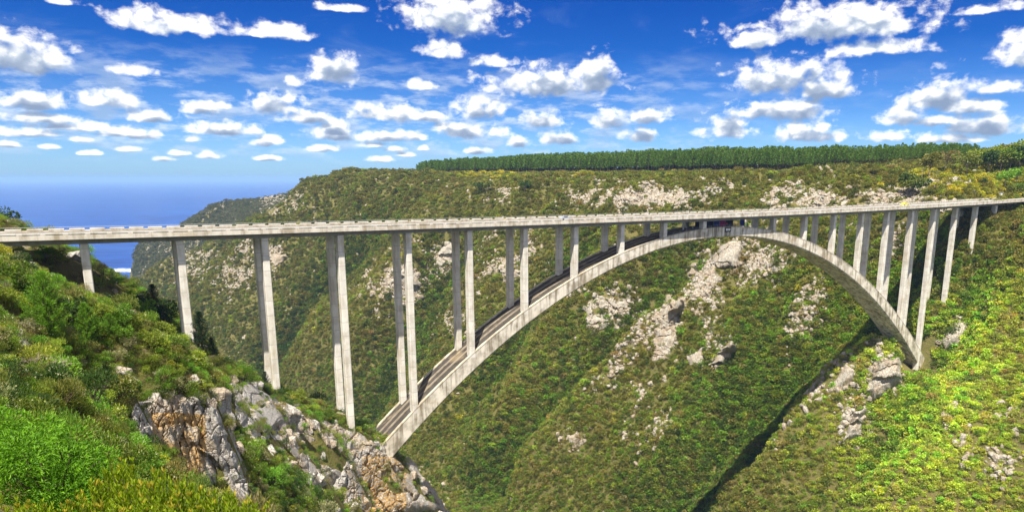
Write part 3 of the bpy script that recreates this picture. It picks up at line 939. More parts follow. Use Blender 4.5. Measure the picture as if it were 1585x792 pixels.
# springing blocks in the rock
for k, nm in ((3.2, 'springing_block'), (18.75, 'springing_block')):
    sx_, cz = arch_n(k); g = G()
    x0, _, z0 = bl(k, VC, arch_top(k))
    sg = -1 if k < 10 else 1
    g.box((x0 + sg * 2.6 , 0, z0 - 4.6), (8.5, 13.5, 8.4), 0, 0, 0.86)
    link(nm, g.mesh(nm, [M['conc']]), bridge)
# abutments where the deck meets the hillsides
for k, sg in ((K0, -1), (K1, 1)):
    g = G(); x0, _, z0 = bl(k, VC, deck_z(k))
    g.box((x0 + sg * 3.2, 0, z0 - 3.6), (6.0, 15.4, 8.6), 0); link('abutment', g.mesh('abutment', [M['girder']]), bridge)
for kk in (5, 10, 16):
    g = G(); a = bl(kk + 0.5, VC, deck_z(kk + 0.5) + 0.85); g.box((a[0], 0, a[2]), (0.25, 14.4, 0.012)); link('expansion_joint', g.mesh('expansion_joint', [M['kerb']]), bridge)

# road on the ground past both ends
for ka2, kb2 in ((-18, K0 - 0.02), (K1 + 0.02, 42)):
    kk = np.linspace(ka2, kb2, 40)
    o = sweep('road', kk, lambda k: [(VC - 5.2, deck_z(k) + 0.30), (VC - 5.2, deck_z(k) + 0.838), (VC + 5.2, deck_z(k) + 0.838), (VC + 5.2, deck_z(k) + 0.30)], M['road'])
    o.parent = None; o.matrix_world = Matrix.Translation(Vector(BO)) @ Matrix.Rotation(math.atan2(U[1], U[0]), 4, 'Z')
    tag(o, kind='structure')
#NEXT
# ------------------------------------------------------------------ plants
def shrub_g(seed, n, L, W, nb=6, flat=0.8, up=0.5, m=0, spread=1.0, stems=True, flowers=0):
    """a unit-radius shrub: leaves gathered round several shoots, stems below"""
    q = np.random.default_rng(seed); g = G()
    ang = q.uniform(0, 2 * np.pi, nb); rad = np.sqrt(q.uniform(0, 1, nb)) * 0.62 * spread
    cz = (0.55 + 0.35 * q.uniform(0, 1, nb) * (1 - rad * 0.6)) * flat
    C = np.column_stack([rad * np.cos(ang), rad * np.sin(ang), cz]); br = q.uniform(0.26, 0.46, nb)
    wi = br ** 2 / np.sum(br ** 2)
    b = q.choice(nb, n, p=wi)
    d = q.normal(size=(n, 3)); d[:, 2] = np.where(q.uniform(size=n) < 0.75, np.abs(d[:, 2]), d[:, 2]); d /= np.linalg.norm(d, axis=1)[:, None]
    c = C[b] + d * (br[b] * np.cbrt(q.uniform(0.25, 1, n)))[:, None]
    c[:, 2] = np.maximum(c[:, 2], 0.02)
    dr = d + q.normal(size=(n, 3)) * 0.45 + np.array([0, 0, up])
    g.leaves(c, dr, L * q.uniform(0.7, 1.3, n), W * q.uniform(0.8, 1.2, n), q, m)
    # low skirt so that the ground does not show under it
    k = n // 4
    a = q.uniform(0, 2 * np.pi, k); r = np.sqrt(q.uniform(0.05, 1, k)) * 0.8
    g.leaves(np.column_stack([r * np.cos(a), r * np.sin(a), q.uniform(0, 0.4, k)]), np.column_stack([np.cos(a), np.sin(a), q.uniform(0, 1.2, k)]), L, W, q, m)
    if flowers:
        t = q.choice(nb, flowers); dd = q.normal(size=(flowers, 3)); dd[:, 2] = np.abs(dd[:, 2]) + 0.6; dd /= np.linalg.norm(dd, axis=1)[:, None]
        ff = C[t] + dd * (br[t] * 1.02)[:, None]
        for rep in range(5):
            g.leaves(ff + q.normal(size=ff.shape) * 0.015, q.normal(size=ff.shape) + np.array([0, 0, .8]), 0.07, 0.05, q, 2)
    if stems:
        for i in range(nb):
            p0 = np.array([q.normal() * 0.05, q.normal() * 0.05, -0.15]); mid = (p0 + C[i]) / 2 + q.normal(size=3) * 0.05
            g.tube([p0, mid, C[i]], [0.035, 0.025, 0.012], 4, 1)
    return g


def proto_coll(name, meshes):
    c = bpy.data.collections.new(name)
    for i, me in enumerate(meshes):
        c.objects.link(bpy.data.objects.new('%s_%02d' % (name, i), me))
    return c


def scatter(name, pts, scale, rot, tint, pick, coll, kind='stuff', mat=None):
    """one uncountable cover: a cloud of points carrying instances (geometry nodes)"""
    me = bpy.data.meshes.new(name); n = len(pts)
    me.vertices.add(n); me.vertices.foreach_set('co', np.asarray(pts, np.float32).ravel())
    for nm, ty, key, val in (('scl', 'FLOAT_VECTOR', 'vector', scale), ('rot', 'FLOAT_VECTOR', 'vector', rot), ('tint', 'FLOAT_COLOR', 'color', tint), ('pick', 'INT', 'value', pick)):
        a = me.attributes.new(nm, ty, 'POINT'); a.data.foreach_set(key, np.ascontiguousarray(val, np.int32 if ty == 'INT' else np.float32).ravel())
    o = link(name, me); tag(o, kind=kind)
    t = bpy.data.node_groups.new(name + '_nodes', 'GeometryNodeTree')
    t.interface.new_socket('Geometry', in_out='INPUT', socket_type='NodeSocketGeometry')
    t.interface.new_socket('Geometry', in_out='OUTPUT', socket_type='NodeSocketGeometry')
    N = t.nodes.new; gi = N('NodeGroupInput'); go = N('NodeGroupOutput')
    ci = N('GeometryNodeCollectionInfo'); ci.inputs['Collection'].default_value = coll; ci.inputs['Separate Children'].default_value = True; ci.inputs['Reset Children'].default_value = True
    io = N('GeometryNodeInstanceOnPoints'); io.inputs['Pick Instance'].default_value = True

    def attr(nm, ty):
        a = N('GeometryNodeInputNamedAttribute'); a.data_type = ty; a.inputs[0].default_value = nm; return a.outputs[0]
    L = t.links.new
    L(gi.outputs[0], io.inputs['Points']); L(ci.outputs[0], io.inputs['Instance']); L(attr('pick', 'INT'), io.inputs['Instance Index'])
    L(attr('rot', 'FLOAT_VECTOR'), io.inputs['Rotation']); L(attr('scl', 'FLOAT_VECTOR'), io.inputs['Scale'])
    L(io.outputs[0], go.inputs[0])
    o.modifiers.new('cover', 'NODES').node_group = t
    return o


LM = [M['leaf_inst'], M['bark'], M['flower']]
far_me = [shrub_g(100 + i, 170, 0.29, 0.19, 6 + i % 3, 0.75 + 0.1 * (i % 3), 0.35, stems=False).mesh('far_shrub', LM) for i in range(6)]
far_coll = proto_coll('far_shrub', far_me)
near_spec = [(900, 0.13, 0.035, 9, 0.9, 0.9), (800, 0.11, 0.05, 8, 0.8, 0.3), (1000, 0.16, 0.022, 10, 1.0, 1.4), (700, 0.10, 0.06, 7, 0.7, 0.2), (850, 0.12, 0.045, 9, 0.95, 0.5),
             (800, 0.11, 0.04, 8, 0.8, 0.6), (1000, 0.20, 0.018, 9, 0.9, 1.8), (900, 0.10, 0.045, 12, 1.1, 0.5)]
near_me = [shrub_g(200 + i, s[0], s[1], s[2], s[3], s[4], s[5], flowers=13 if i in (1, 5) else 0).mesh('near_shrub', LM) for i, s in enumerate(near_spec)]
near_coll = proto_coll('near_shrub', near_me)
obj_me = []
for i, s in enumerate(near_spec):
    m_ = near_me[i].copy(); m_.name = 'shrub'; m_.materials[0] = M['leaf_obj']; obj_me.append(m_)

PAL = np.array([(0.140, 0.138, 0.034),   # 0 olive brown
                (0.130, 0.150, 0.028),   # 1 olive
                (0.105, 0.165, 0.016),   # 2 green
                (0.135, 0.250, 0.024),   # 3 bright green
                (0.212, 0.262, 0.030),   # 4 yellow green
                (0.040, 0.075, 0.016),   # 5 dark green
                (0.210, 0.200, 0.095),   # 6 grey green
                (0.215, 0.170, 0.065),   # 7 tan
                (0.360, 0.340, 0.028)])  # 8 yellow
dth = TH[1] - TH[0]; dlr = math.log(RR[1] / RR[0])
nzx = np.gradient(gz, axis=0) / (RR[:, None] * dlr); nzt = np.gradient(gz, axis=1) / (RR[:, None] * dth)
slope = np.sqrt(nzx ** 2 + nzt ** 2)
cell = (RR[:, None] ** 2) * dlr * dth * np.sqrt(1 + np.minimum(slope, 4) ** 2)
gpx, gpy = to_px(gx, gy, gz)
inview = (gpx > -190) & (gpx < 1770) & (gpy < 960) & (gy > 2)
seen = (gz + 5.0) / rr_ >= hor - 0.004
ok_cell = inview & seen & (gz > -229)


def spread(nmax, weight):
    """random points on the ground, chance in proportion to weight x area"""
    w = (weight * cell * ok_cell).ravel(); tot = w.sum()
    n = int(min(nmax, tot)); p = rng.choice(w.size, n, p=w / tot)
    i, j = np.unravel_index(p, gz.shape)
    r = RR[i] * np.exp((rng.uniform(size=n) - 0.5) * dlr); th = TH[j] + (rng.uniform(size=n) - 0.5) * dth
    x, y = r * np.sin(th), r * np.cos(th)
    return x, y, sample(gz, x, y), i, j


# outlines of the rock outcrops in the photograph, kept clear of most plants
OUTC = [[(202, 622), (262, 610), (345, 606), (348, 655), (335, 750), (285, 738), (250, 705), (204, 694)],
        [(322, 622), (348, 640), (372, 700), (398, 772), (374, 772), (346, 738), (328, 700)],
        [(10, 505), (44, 500), (52, 560), (40, 585), (8, 575)],
        [(350, 594), (385, 586), (430, 622), (455, 640), (440, 695), (408, 700), (370, 660)],
        [(426, 655), (474, 636), (512, 686), (534, 745), (482, 752), (440, 710)],
        [(478, 640), (520, 655), (560, 672), (592, 690), (565, 705), (505, 690)],
        [(540, 686), (596, 690), (634, 722), (662, 755), (692, 797), (505, 797), (518, 745)],
        [(342, 738), (358, 732), (402, 792), (372, 796)],
        [(405, 625), (440, 620), (470, 650), (440, 660)],
        [(1068, 412), (1112, 378), (1150, 370), (1145, 415), (1085, 462), (1050, 470)],
        [(1030, 452), (1066, 458), (1052, 500), (1036, 556), (1006, 562), (1014, 500)],
        [(1062, 548), (1090, 535), (1088, 568), (1066, 572)],
        [(1094, 566), (1130, 528), (1142, 542), (1106, 580)],
        [(572, 452), (600, 430), (630, 412), (655, 440), (642, 482), (600, 470)],
        [(672, 392), (698, 374), (710, 398), (690, 430), (672, 420)],
        [(1356, 562), (1396, 554), (1394, 592), (1352, 622), (1338, 606)],
        [(1456, 522), (1482, 490), (1502, 494), (1490, 532), (1462, 545)],
        [(876, 676), (894, 666), (906, 686), (888, 698)],
        [(1282, 606), (1308, 560), (1326, 574), (1300, 622)],
        [(1322, 640), (1345, 628), (1330, 672), (1298, 690)],
        [(940, 300), (1060, 296), (1090, 310), (1040, 320), (950, 316)],
        [(1210, 300), (1290, 292), (1330, 306), (1300, 322), (1220, 318)],
        [(770, 410), (800, 392), (806, 430), (778, 440)],
        [(900, 470), (950, 440), (985, 450), (960, 500), (915, 520)],
        [(385, 385), (425, 375), (450, 400), (410, 420)]]


def poly_inset(px, py, poly):
    """distance in photograph pixels to the outline, positive inside"""
    d = np.full(px.shape, 1e9); ins = np.zeros(px.shape, bool); j = len(poly) - 1
    for i in range(len(poly)):
        (xi, yi), (xj, yj) = poly[i], poly[j]
        dx, dy = xj - xi, yj - yi
        t = np.clip(((px - xi) * dx + (py - yi) * dy) / (dx * dx + dy * dy), 0, 1)
        d = np.minimum(d, np.hypot(px - xi - t * dx, py - yi - t * dy))
        if dy != 0: ins ^= ((yi > py) != (yj > py)) & (px < dx * (py - yi) / dy + xi)
        j = i
    return np.where(ins, d, -d)


bare = np.zeros_like(gz)
for pl_ in OUTC:
    xa, xb, ya, yb = min(p[0] for p in pl_) - 30, max(p[0] for p in pl_) + 30, min(p[1] for p in pl_) - 30, max(p[1] for p in pl_) + 40
    s__ = (gpx > xa) & (gpx < xb) & (gpy > ya) & (gpy < yb) & seen
    if s__.any():
        far_ = gsd[s__] > 0
        ii = np.maximum(poly_inset(gpx[s__], gpy[s__], pl_), np.where(far_, -99, poly_inset(gpx[s__], gpy[s__] - 13, pl_)))
        bare[s__] = np.maximum(bare[s__], sstep(-3, 3, ii) * np.where(far_, 0.75, 0.93))

foot_ = np.hypot(gx - bp(18.15, VC)[0], gy - bp(18.15, VC)[1]) < 6
foot_ |= (gpx > 1392) & (gpx < 1447) & (gpy > 520) & (gpy < 582) & (gsd > 0) & (rr_ > 300)
deck_clear = (np.abs(v_b - VC) < 9.5) & ((kb > 22.4) | (kb < -2.3)) | foot_
under = (np.abs(v_b - VC - 3) < 12) & (kb < 1.0) & (kb > -4)
yel = np.exp(-((gpx - 755) / 45) ** 2 - ((gpy - 268) / 7) ** 2) + 0.8 * np.exp(-((gpx - 1500) / 90) ** 2 - ((gpy - 285) / 20) ** 2) + 0.9 * np.exp(-((gpx - 905) / 30) ** 2 - ((gpy - 266) / 4) ** 2)


def pick_tint(n, w, jit=0.25, pull=0.0):
    w = np.maximum(w, 0); w = w / w.sum(1)[:, None]
    c = np.cumsum(w, 1); u = rng.uniform(size=(n, 1))
    k = np.minimum((u > c).sum(1), len(PAL) - 1)
    t = (PAL[k] * (1 - pull) + (w @ PAL) * pull) * rng.uniform(1 - jit, 1 + jit, (n, 1)) * (1 + rng.normal(size=(n, 3)) * 0.06)
    return np.column_stack([np.clip(t, 0.005, 1), np.ones(n)]), k


# --- the far wall and the plateau
rfar = np.clip(rr_, 200, 2000)
size_far = 1.22 * (rfar / 300) ** 0.35
dens = 1.05 / (size_far ** 2) * (1 - 0.80 * np.clip(grock, 0, 1)) * (gsd > -5) * (~deck_clear) * (1 - bare)
X, Y, Z, I, J = spread(260000, dens)
n = len(X)
gl = gul[I, J]; rk = grock[I, J]; gp = gpx[I, J]; gq = gpy[I, J]
sz = size_far[I, J] * np.exp(rng.normal(size=n) * 0.36) * (1 + 0.9 * gl) * (1 + 0.35 * np.clip(fbm(X / 18, Y / 18, 2, 97), -.6, 1)) * (1 - 0.3 * rk)
sz = np.where(rng.uniform(size=n) < 0.05 + 0.10 * gl, sz * 1.75, sz)
sz = np.minimum(sz, 2.9 * (rfar[I, J] / 350) ** 0.5)
nb_ = fbm(X / 60, Y / 60, 3, 91); nd_ = fbm(X / 23, Y / 23, 3, 93)
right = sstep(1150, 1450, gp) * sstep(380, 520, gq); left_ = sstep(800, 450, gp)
low = sstep(400, 700, gq)
W_ = np.zeros((n, 9))
W_[:, 0] = 1.5 + 1.8 * np.clip(nb_, -.6, 1) + 1.0 * (1 - low); W_[:, 1] = 1.5; W_[:, 2] = 0.35 + 0.6 * low + 1.0 * np.clip(-nb_, 0, 1)
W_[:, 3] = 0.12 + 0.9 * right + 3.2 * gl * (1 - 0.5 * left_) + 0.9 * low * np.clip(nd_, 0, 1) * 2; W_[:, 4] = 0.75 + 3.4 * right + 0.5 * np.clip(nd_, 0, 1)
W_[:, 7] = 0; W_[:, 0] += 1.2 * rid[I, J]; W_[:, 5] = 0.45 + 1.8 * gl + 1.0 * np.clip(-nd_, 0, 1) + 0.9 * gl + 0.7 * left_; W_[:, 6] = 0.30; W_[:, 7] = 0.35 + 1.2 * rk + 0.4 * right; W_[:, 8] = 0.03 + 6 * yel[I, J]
coast_haze = sstep(1180, 1350, gtt[I, J]) * (Y > 1250)  # headland mask: drier scrub, greyed further to paint in distance haze
W_[:, 6] += 4 * coast_haze; W_[:, 5] += 1.5 * coast_haze; W_[:, 4] *= 1 - .8 * coast_haze; W_[:, 3] *= 1 - .9 * coast_haze
T_, _k = pick_tint(n, W_ ** 1.4, 0.20, 0.28)
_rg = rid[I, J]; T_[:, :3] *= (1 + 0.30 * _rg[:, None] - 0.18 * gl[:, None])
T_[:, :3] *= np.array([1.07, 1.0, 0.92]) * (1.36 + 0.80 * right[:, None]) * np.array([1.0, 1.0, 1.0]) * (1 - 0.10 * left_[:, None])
rot = np.column_stack([rng.normal(size=n) * 0.15, rng.normal(size=n) * 0.15, rng.uniform(0, 6.28, n)])
scl = np.column_stack([sz, sz, sz * rng.uniform(0.7, 1.25, n)])
T_[:, :3] = T_[:, :3] * (1 - .75 * coast_haze[:, None]) + .75 * coast_haze[:, None] * np.array([0.125, 0.135, 0.085]) * rng.uniform(.7, 1.3, (n, 1))
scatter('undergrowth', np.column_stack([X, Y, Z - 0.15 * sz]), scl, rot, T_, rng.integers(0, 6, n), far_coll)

# --- the near hillside: many small shrubs, the largest ones things of their own
LAND = [('orange cliff', 270, 680), ('grey rib', 360, 700), ('leftmost column foot', 143, 465), ('second column foot', 298, 550), ('third column pair', 430, 600), ('fourth column pair', 548, 660), ('left arch foot', 605, 700), ('stacked grey rocks', 30, 540),
        ('leaning grey slabs', 470, 690), ('grey ledges', 400, 635), ('tall young pine', 78, 475), ('smaller young pine', 138, 505), ('dead shrubs', 90, 592), ('feathery tree', 50, 690), ('conebushes', 250, 765), ('cliff by the arch foot', 600, 750), ('grey boulder', 190, 586), ('pale slope boulder', 330, 562)]
DIRS = ['right of', 'below and right of', 'below', 'below and left of', 'left of', 'above and left of', 'above', 'above and right of']
KIND = ['olive brown', 'olive green', 'mid green', 'bright green', 'yellow green', 'dark green', 'grey green', 'tan dry', 'yellow flowering']
FORM = ['fine leaved', 'pale flowered', 'feathery', 'round', 'bushy', 'white headed', 'wispy', 'spreading']
size_n = np.interp(rr_, [8, 20, 60, 120, 220, 400], [0.42, 0.55, 0.70, 0.84, 0.98, 1.5])
westm = (gsd < -2) & (rr_ > 15)
rockn = sstep(0.12, 0.5, grock)
dens = 1.05 / size_n ** 2 * westm * (1 - 0.55 * rockn) * (~deck_clear) * np.where(under, 0.10, 1.0) * np.where((gpx < 235) & (rr_ < 25), 0.0, 1.0) * (1 - bare)
X, Y, Z, I, J = spread(30000, dens)
n = len(X)
sz = size_n[I, J] * np.exp(rng.normal(size=n) * 0.34); D_ = np.hypot(X, Y)
gp = gpx[I, J]; gq = gpy[I, J]
nd_ = fbm(X / 9, Y / 9, 3, 95)
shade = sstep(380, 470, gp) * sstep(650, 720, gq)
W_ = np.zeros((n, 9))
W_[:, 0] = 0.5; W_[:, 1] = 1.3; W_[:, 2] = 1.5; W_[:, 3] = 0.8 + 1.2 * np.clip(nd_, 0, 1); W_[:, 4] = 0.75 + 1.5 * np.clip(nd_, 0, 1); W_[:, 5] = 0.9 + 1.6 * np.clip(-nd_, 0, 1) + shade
W_[:, 6] = 0.45; W_[:, 7] = 0.15; W_[:, 8] = 0.06 * (D_ > 40)
T_, K_ = pick_tint(n, W_)
T_[:, :3] *= 1.25
pk = rng.integers(0, 8, n)
sz = np.where((pk == 1) | (pk == 5), sz * 1.15, sz)
proj = sz / D_ * (D_ > 9)
vis = (gpx[I, J] > -40) & (gpx[I, J] < 720) & ((Z + 0.5 * sz) / D_ >= hor[I, J] - 0.002)
order = np.argsort(-proj * vis)
big = np.zeros(n, bool); big[order[:285]] = True
for i in np.nonzero(big)[0]:
    o = link('shrub', obj_me[pk[i]], None, (X[i], Y[i], Z[i] - 0.08 * sz[i]), (0, 0, rng.uniform(0, 6.28)), (sz[i], sz[i], sz[i] * rng.uniform(0.85, 1.3)))
    o.color = (*T_[i, :3], 1)
    qx, qy = gp[i], gq[i]
    ds = [math.hypot(qx - q[1], (qy - q[2]) * 1.2) for q in LAND]; li = int(np.argmin(ds))
    where = ('close beside' if ds[li] < 16 else ('just ' if ds[li] < 38 else '') + DIRS[int(round(math.degrees(math.atan2(qy - LAND[li][2], qx - LAND[li][1])) / 45)) % 8]) + ' the ' + LAND[li][0]
    where = where.replace('just below and', 'below and').replace('just above and', 'above and')
    szw = 'large ' if sz[i] > 1.35 * size_n[I[i], J[i]] else ('small ' if sz[i] < 0.9 * size_n[I[i], J[i]] else '')
    tag(o, szw + KIND[K_[i]] + ' ' + FORM[pk[i]] + ' shrub ' + where, 'shrub', 'shrubs on the near hillside')
s_ = ~big
rot = np.column_stack([rng.normal(size=n) * 0.12, rng.normal(size=n) * 0.12, rng.uniform(0, 6.28, n)])
scl = np.column_stack([sz, sz, sz * rng.uniform(0.8, 1.3, n)])
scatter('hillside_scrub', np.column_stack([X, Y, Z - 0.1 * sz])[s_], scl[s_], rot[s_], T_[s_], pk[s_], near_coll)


# --- trees: trunk and crown are parts
def tree_parts(seed, h, cr, leaf, lw, n, nb, leaf_mat_, bark, umbrella=0.0, bare=0.45, forks=4):
    """h height, cr crown radius; returns trunk mesh and crown mesh"""
    q = np.random.default_rng(seed); tg = G(); cg = G()
    lean = q.normal(size=2) * 0.05 * h
    top = np.array([lean[0], lean[1], h * 0.8])
    fk = np.array([lean[0] * 0.4, lean[1] * 0.4, h * bare])
    tg.tube([(0, 0, -0.4), (lean[0] * .15, lean[1] * .15, h * bare * .5), fk, top], [h * 0.028, h * 0.022, h * 0.017, h * 0.005], 7)
    an = q.uniform(0, 6.28) + np.arange(nb) * 2.4
    rr = cr * np.sqrt(q.uniform(0.03, 1, nb)) * 0.78
    cz = h * (bare + (0.92 - bare) * (q.uniform(0.15, 1, nb) if not umbrella else q.uniform(0.62, 1, nb))) - 0.20 * h * (rr / cr) ** 2 * (1 - umbrella)
    C = np.column_stack([lean[0] + rr * np.cos(an), lean[1] + rr * np.sin(an), cz]); br = cr * q.uniform(0.25, 0.42, nb)
    for i in range(min(nb, forks * 2)):
        s0 = fk + (top - fk) * q.uniform(0, .5)
        tg.tube([s0, (s0 + C[i]) / 2 + np.array([0, 0, -0.03 * h]), C[i]], [h * 0.012, h * 0.008, h * 0.003], 5)
    b = q.choice(nb, n, p=br ** 2 / np.sum(br ** 2))
    d = q.normal(size=(n, 3)); d /= np.linalg.norm(d, axis=1)[:, None]; d[:, 2] *= 0.75
    c = C[b] + d * (br[b] * np.cbrt(q.uniform(0.15, 1, n)))[:, None]
    cg.leaves(c, d + q.normal(size=(n, 3)) * 0.5 + np.array([0, 0, 0.25]), leaf * q.uniform(0.7, 1.3, n), lw * q.uniform(0.8, 1.2, n), q)
    return tg.mesh('trunk', [bark]), cg.mesh('crown', [leaf_mat_])


def pine_parts(seed, h, rad, nm, tufts=1.0, bare=0.06, dark=False):
    q = np.random.default_rng(seed); tg = G(); cg = G()
    tg.tube([(0, 0, -0.4), (0.02 * h, 0, h * .5), (0, 0, h * 0.97)], [h * 0.022, h * 0.014, h * 0.004], 6)
    z = h * bare; c = []; d = []
    while z < h * 0.97:
        f = (z / h - bare) / (1 - bare); rl = rad * (1 - f) ** 0.75 * (0.55 + 0.45 * min(1, f * 5)) + 0.04 * h * (1 - f)
        for a in q.uniform(0, 6.28) + np.arange(6) * 1.047 + q.normal(size=6) * 0.25:
            ln = rl * q.uniform(0.7, 1.1); e = np.array([math.cos(a), math.sin(a), 0.35 + 0.5 * f])
            p = [np.array([0, 0, z]), np.array([0, 0, z]) + e * ln * .55 + np.array([0, 0, -.03 * ln]), np.array([0, 0, z]) + e * ln + np.array([0, 0, 0.12 * ln])]
            tg.tube(p, [h * 0.006, h * 0.004, h * 0.0015], 4)
            for s in np.linspace(0.25, 1.0, max(3, int(ln / (0.035 * h)))):
                base = p[0] + (p[2] - p[0]) * s
                k = int(13 * tufts)
                c.append(base + q.normal(size=(k, 3)) * 0.012 * h); d.append(e * 0.8 + np.array([0, 0, 0.55]) + q.normal(size=(k, 3)) * 0.75)
        z += h * q.uniform(0.045, 0.065)
    k = 30; c.append(np.array([0, 0, h * .96]) + q.normal(size=(k, 3)) * 0.012 * h); d.append(np.array([0, 0, 1.2]) + q.normal(size=(k, 3)) * .5)
    c = np.vstack(c); d = np.vstack(d)
    cg.leaves(c, d, h * 0.050 * q.uniform(.7, 1.2, len(c)), h * 0.007, q)
    return tg.mesh('trunk', [M['bark']]), cg.mesh('crown', [nm])


def plant_tree(name, label, cat, xyz, parts, group=None, rz=0.0, s=1.0, color=None):
    r = thing(name, label, cat, xyz, rz, group, (s, s, s))
    a = link('trunk', parts[0], r); c = link('crown', parts[1], r)
    if color: c.color = (*color, 1)
    return r


def at(px, py, D):
    """ground point under a photograph column at depth D"""
    rx, _ = ray(px, py); x = float(rx * D); return x, D, hz(x, D)


def standing(px, yb, yt, grow=1.0):
    """ground point under a photograph pixel and the height that reaches the upper one"""
    x, y = drop(px, yb, 14, 260); return (x, y, hz(x, y)), max(1.0, (yb - yt) * y / 1116 * grow)


for (px, yb, yt, wr, seed, nm, lb) in [(78, 524, 416, .36, 1, 'needle', 'tall bright green young pine on the slope left of the first column'),
                                       (138, 534, 466, .36, 2, 'needle', 'smaller bright green young pine below the first column'),
                                       (206, 494, 448, .38, 3, 'needle', 'rounded light green pine right of the first column'),
                                       (172, 528, 486, .4, 6, 'needle', 'small bushy pine between the taller young pines and the second column'),
                                       (241, 492, 438, .27, 4, 'needle_dark', 'dark pointed conifer on the crest between first and second columns'),
                                       (314, 552, 478, .25, 5, 'needle_dark', 'tall dark conifer just right of the second column'),
                                       (331, 562, 520, .28, 9, 'needle_dark', 'short dark conifer at the right side of the tall dark one'),
                                       (412, 604, 572, .28, 7, 'needle_dark', 'dark little conifer at the foot of the third column pair')]:
    p_, h = standing(px, yb, yt)
    plant_tree('pine_tree', lb, 'tree', p_, pine_parts(seed, h, h * wr, M[nm]), None, seed * 1.3)

bt = [tree_parts(20 + i, 1.0, 0.50 + 0.05 * i, 0.075, 0.045, 1300, 12 + i, M['leaf_obj'], M['bark_pale'], bare=0.10 + 0.05 * i) for i in range(3)]
for i, (px, yb, yt, c, lb) in enumerate([
        (20, 455, 396, 2, 'leafy mid green tree at the left edge below the deck'), (6, 480, 430, 4, 'yellow green tree low at the left edge'), (50, 478, 425, 5, 'dark green tree left of the tall young pine'), (112, 506, 452, 5, 'dark rounded tree between the two bright pines'),
        (165, 502, 462, 4, 'yellow green tree right of the first column foot'), (186, 508, 468, 3, 'bright leafy tree between the first and second columns'), (224, 500, 458, 3, 'light green tree near the dark pointed conifer'),
        (256, 528, 488, 4, 'yellow green tree left of the second column'), (256, 504, 462, 5, 'dark tree on the crest left of the second column'), (234, 540, 505, 4, 'golden green tree below the light green one'), (272, 550, 510, 2, 'mid green tree close to the left side of the second column'),
        (218, 480, 450, 5, 'dark low tree on the skyline behind the light green pine'), (90, 408, 380, 4, 'yellow green tree under the deck beside the first column'), (72, 402, 378, 3, 'bright tree under the deck left of the first column'), (30, 425, 388, 5, 'dark tree under the deck at the far left'),
        (372, 584, 556, 3, 'bright leafy tree left of the third column pair'), (350, 572, 545, 5, 'dark leafy tree right of the second column'), (462, 625, 600, 4, 'yellow green tree right of the third column pair'), (155, 448, 425, 4, 'yellow green tree on the skyline right of the first column'), (180, 445, 425, 3, 'small bright tree on the skyline above the light green pine'),
        (505, 652, 630, 2, 'low green tree on the crest left of the fourth column pair'), (592, 694, 668, 4, 'yellow green tree beside the left foot of the arch'), (5, 405, 372, 8, 'yellow bush under the deck at the far left'), (40, 520, 490, 6, 'grey green tree with pale heads above the stacked rocks'), (200, 545, 518, 6, 'grey green tree on the slope below the bushy pine')]):
    p_, h = standing(px, yb, yt)
    plant_tree('tree', lb, 'tree', p_, bt[i % 3], None, i * 2.1, h, tuple(PAL[c] * 1.0))
for i, (px, D, yt, c, lb) in enumerate([(4, 200, 318, 5, 'dark round tree behind the bridge deck at the far left edge'), (46, 200, 341, 2, 'small round tree standing over the deck edge near the left end'), (-16, 198, 316, 5, 'dark tree cut by the left edge behind the deck')]):
    x, y, z = at(px, 350, D); zt = float(ray(px, yt)[1] * D)
    plant_tree('tree', lb, 'tree', (x, y, z - .3), bt[i % 3], None, i, max(1.5, zt - z), tuple(PAL[c]))
for px, D in ((0, 205), (9, 198), (18, 202), (27, 199), (34, 203), (55, 200), (60, 204)):
    x, y, z = at(px, 350, D); o = link('shrub', obj_me[px % 8], None, (x, y, z - .2), (0, 0, px), (1.9, 1.9, 2.0)); o.color = (*(PAL[8] if px < 40 else PAL[2]), 1)
    tag(o, 'yellow flowering shrub behind the deck at the left edge' if px < 40 else 'green shrub behind the deck near its left end', 'shrub', 'shrubs along the far side of the deck')

# feathery tree at the bottom left, in front of the camera: placed by its top
for i, (px, py, D, cr, n_, lb) in enumerate([(48, 622, 17.5, 1.75, 8500, 'feathery bright green tree filling the bottom left corner'), (-14, 612, 19, 1.6, 6000, 'bright green tree at the left edge behind the feathery one'),
                                             (104, 650, 18.5, 1.0, 3200, 'small bright green tree right of the feathery one')]):
    rx, rz_ = ray(px, py); x, zt = float(rx * D), float(rz_ * D); h = max(2.4, (zt - hz(x, D) - 0.3 * cr) / 0.92)
    plant_tree('tree', lb, 'tree', (x, D, zt - h * 0.92 - 0.3 * cr), tree_parts(50 + i, h, cr, 0.15, 0.038, n_, 22, M['leaf_bright'], M['bark'], bare=0.14, forks=7), None, i)


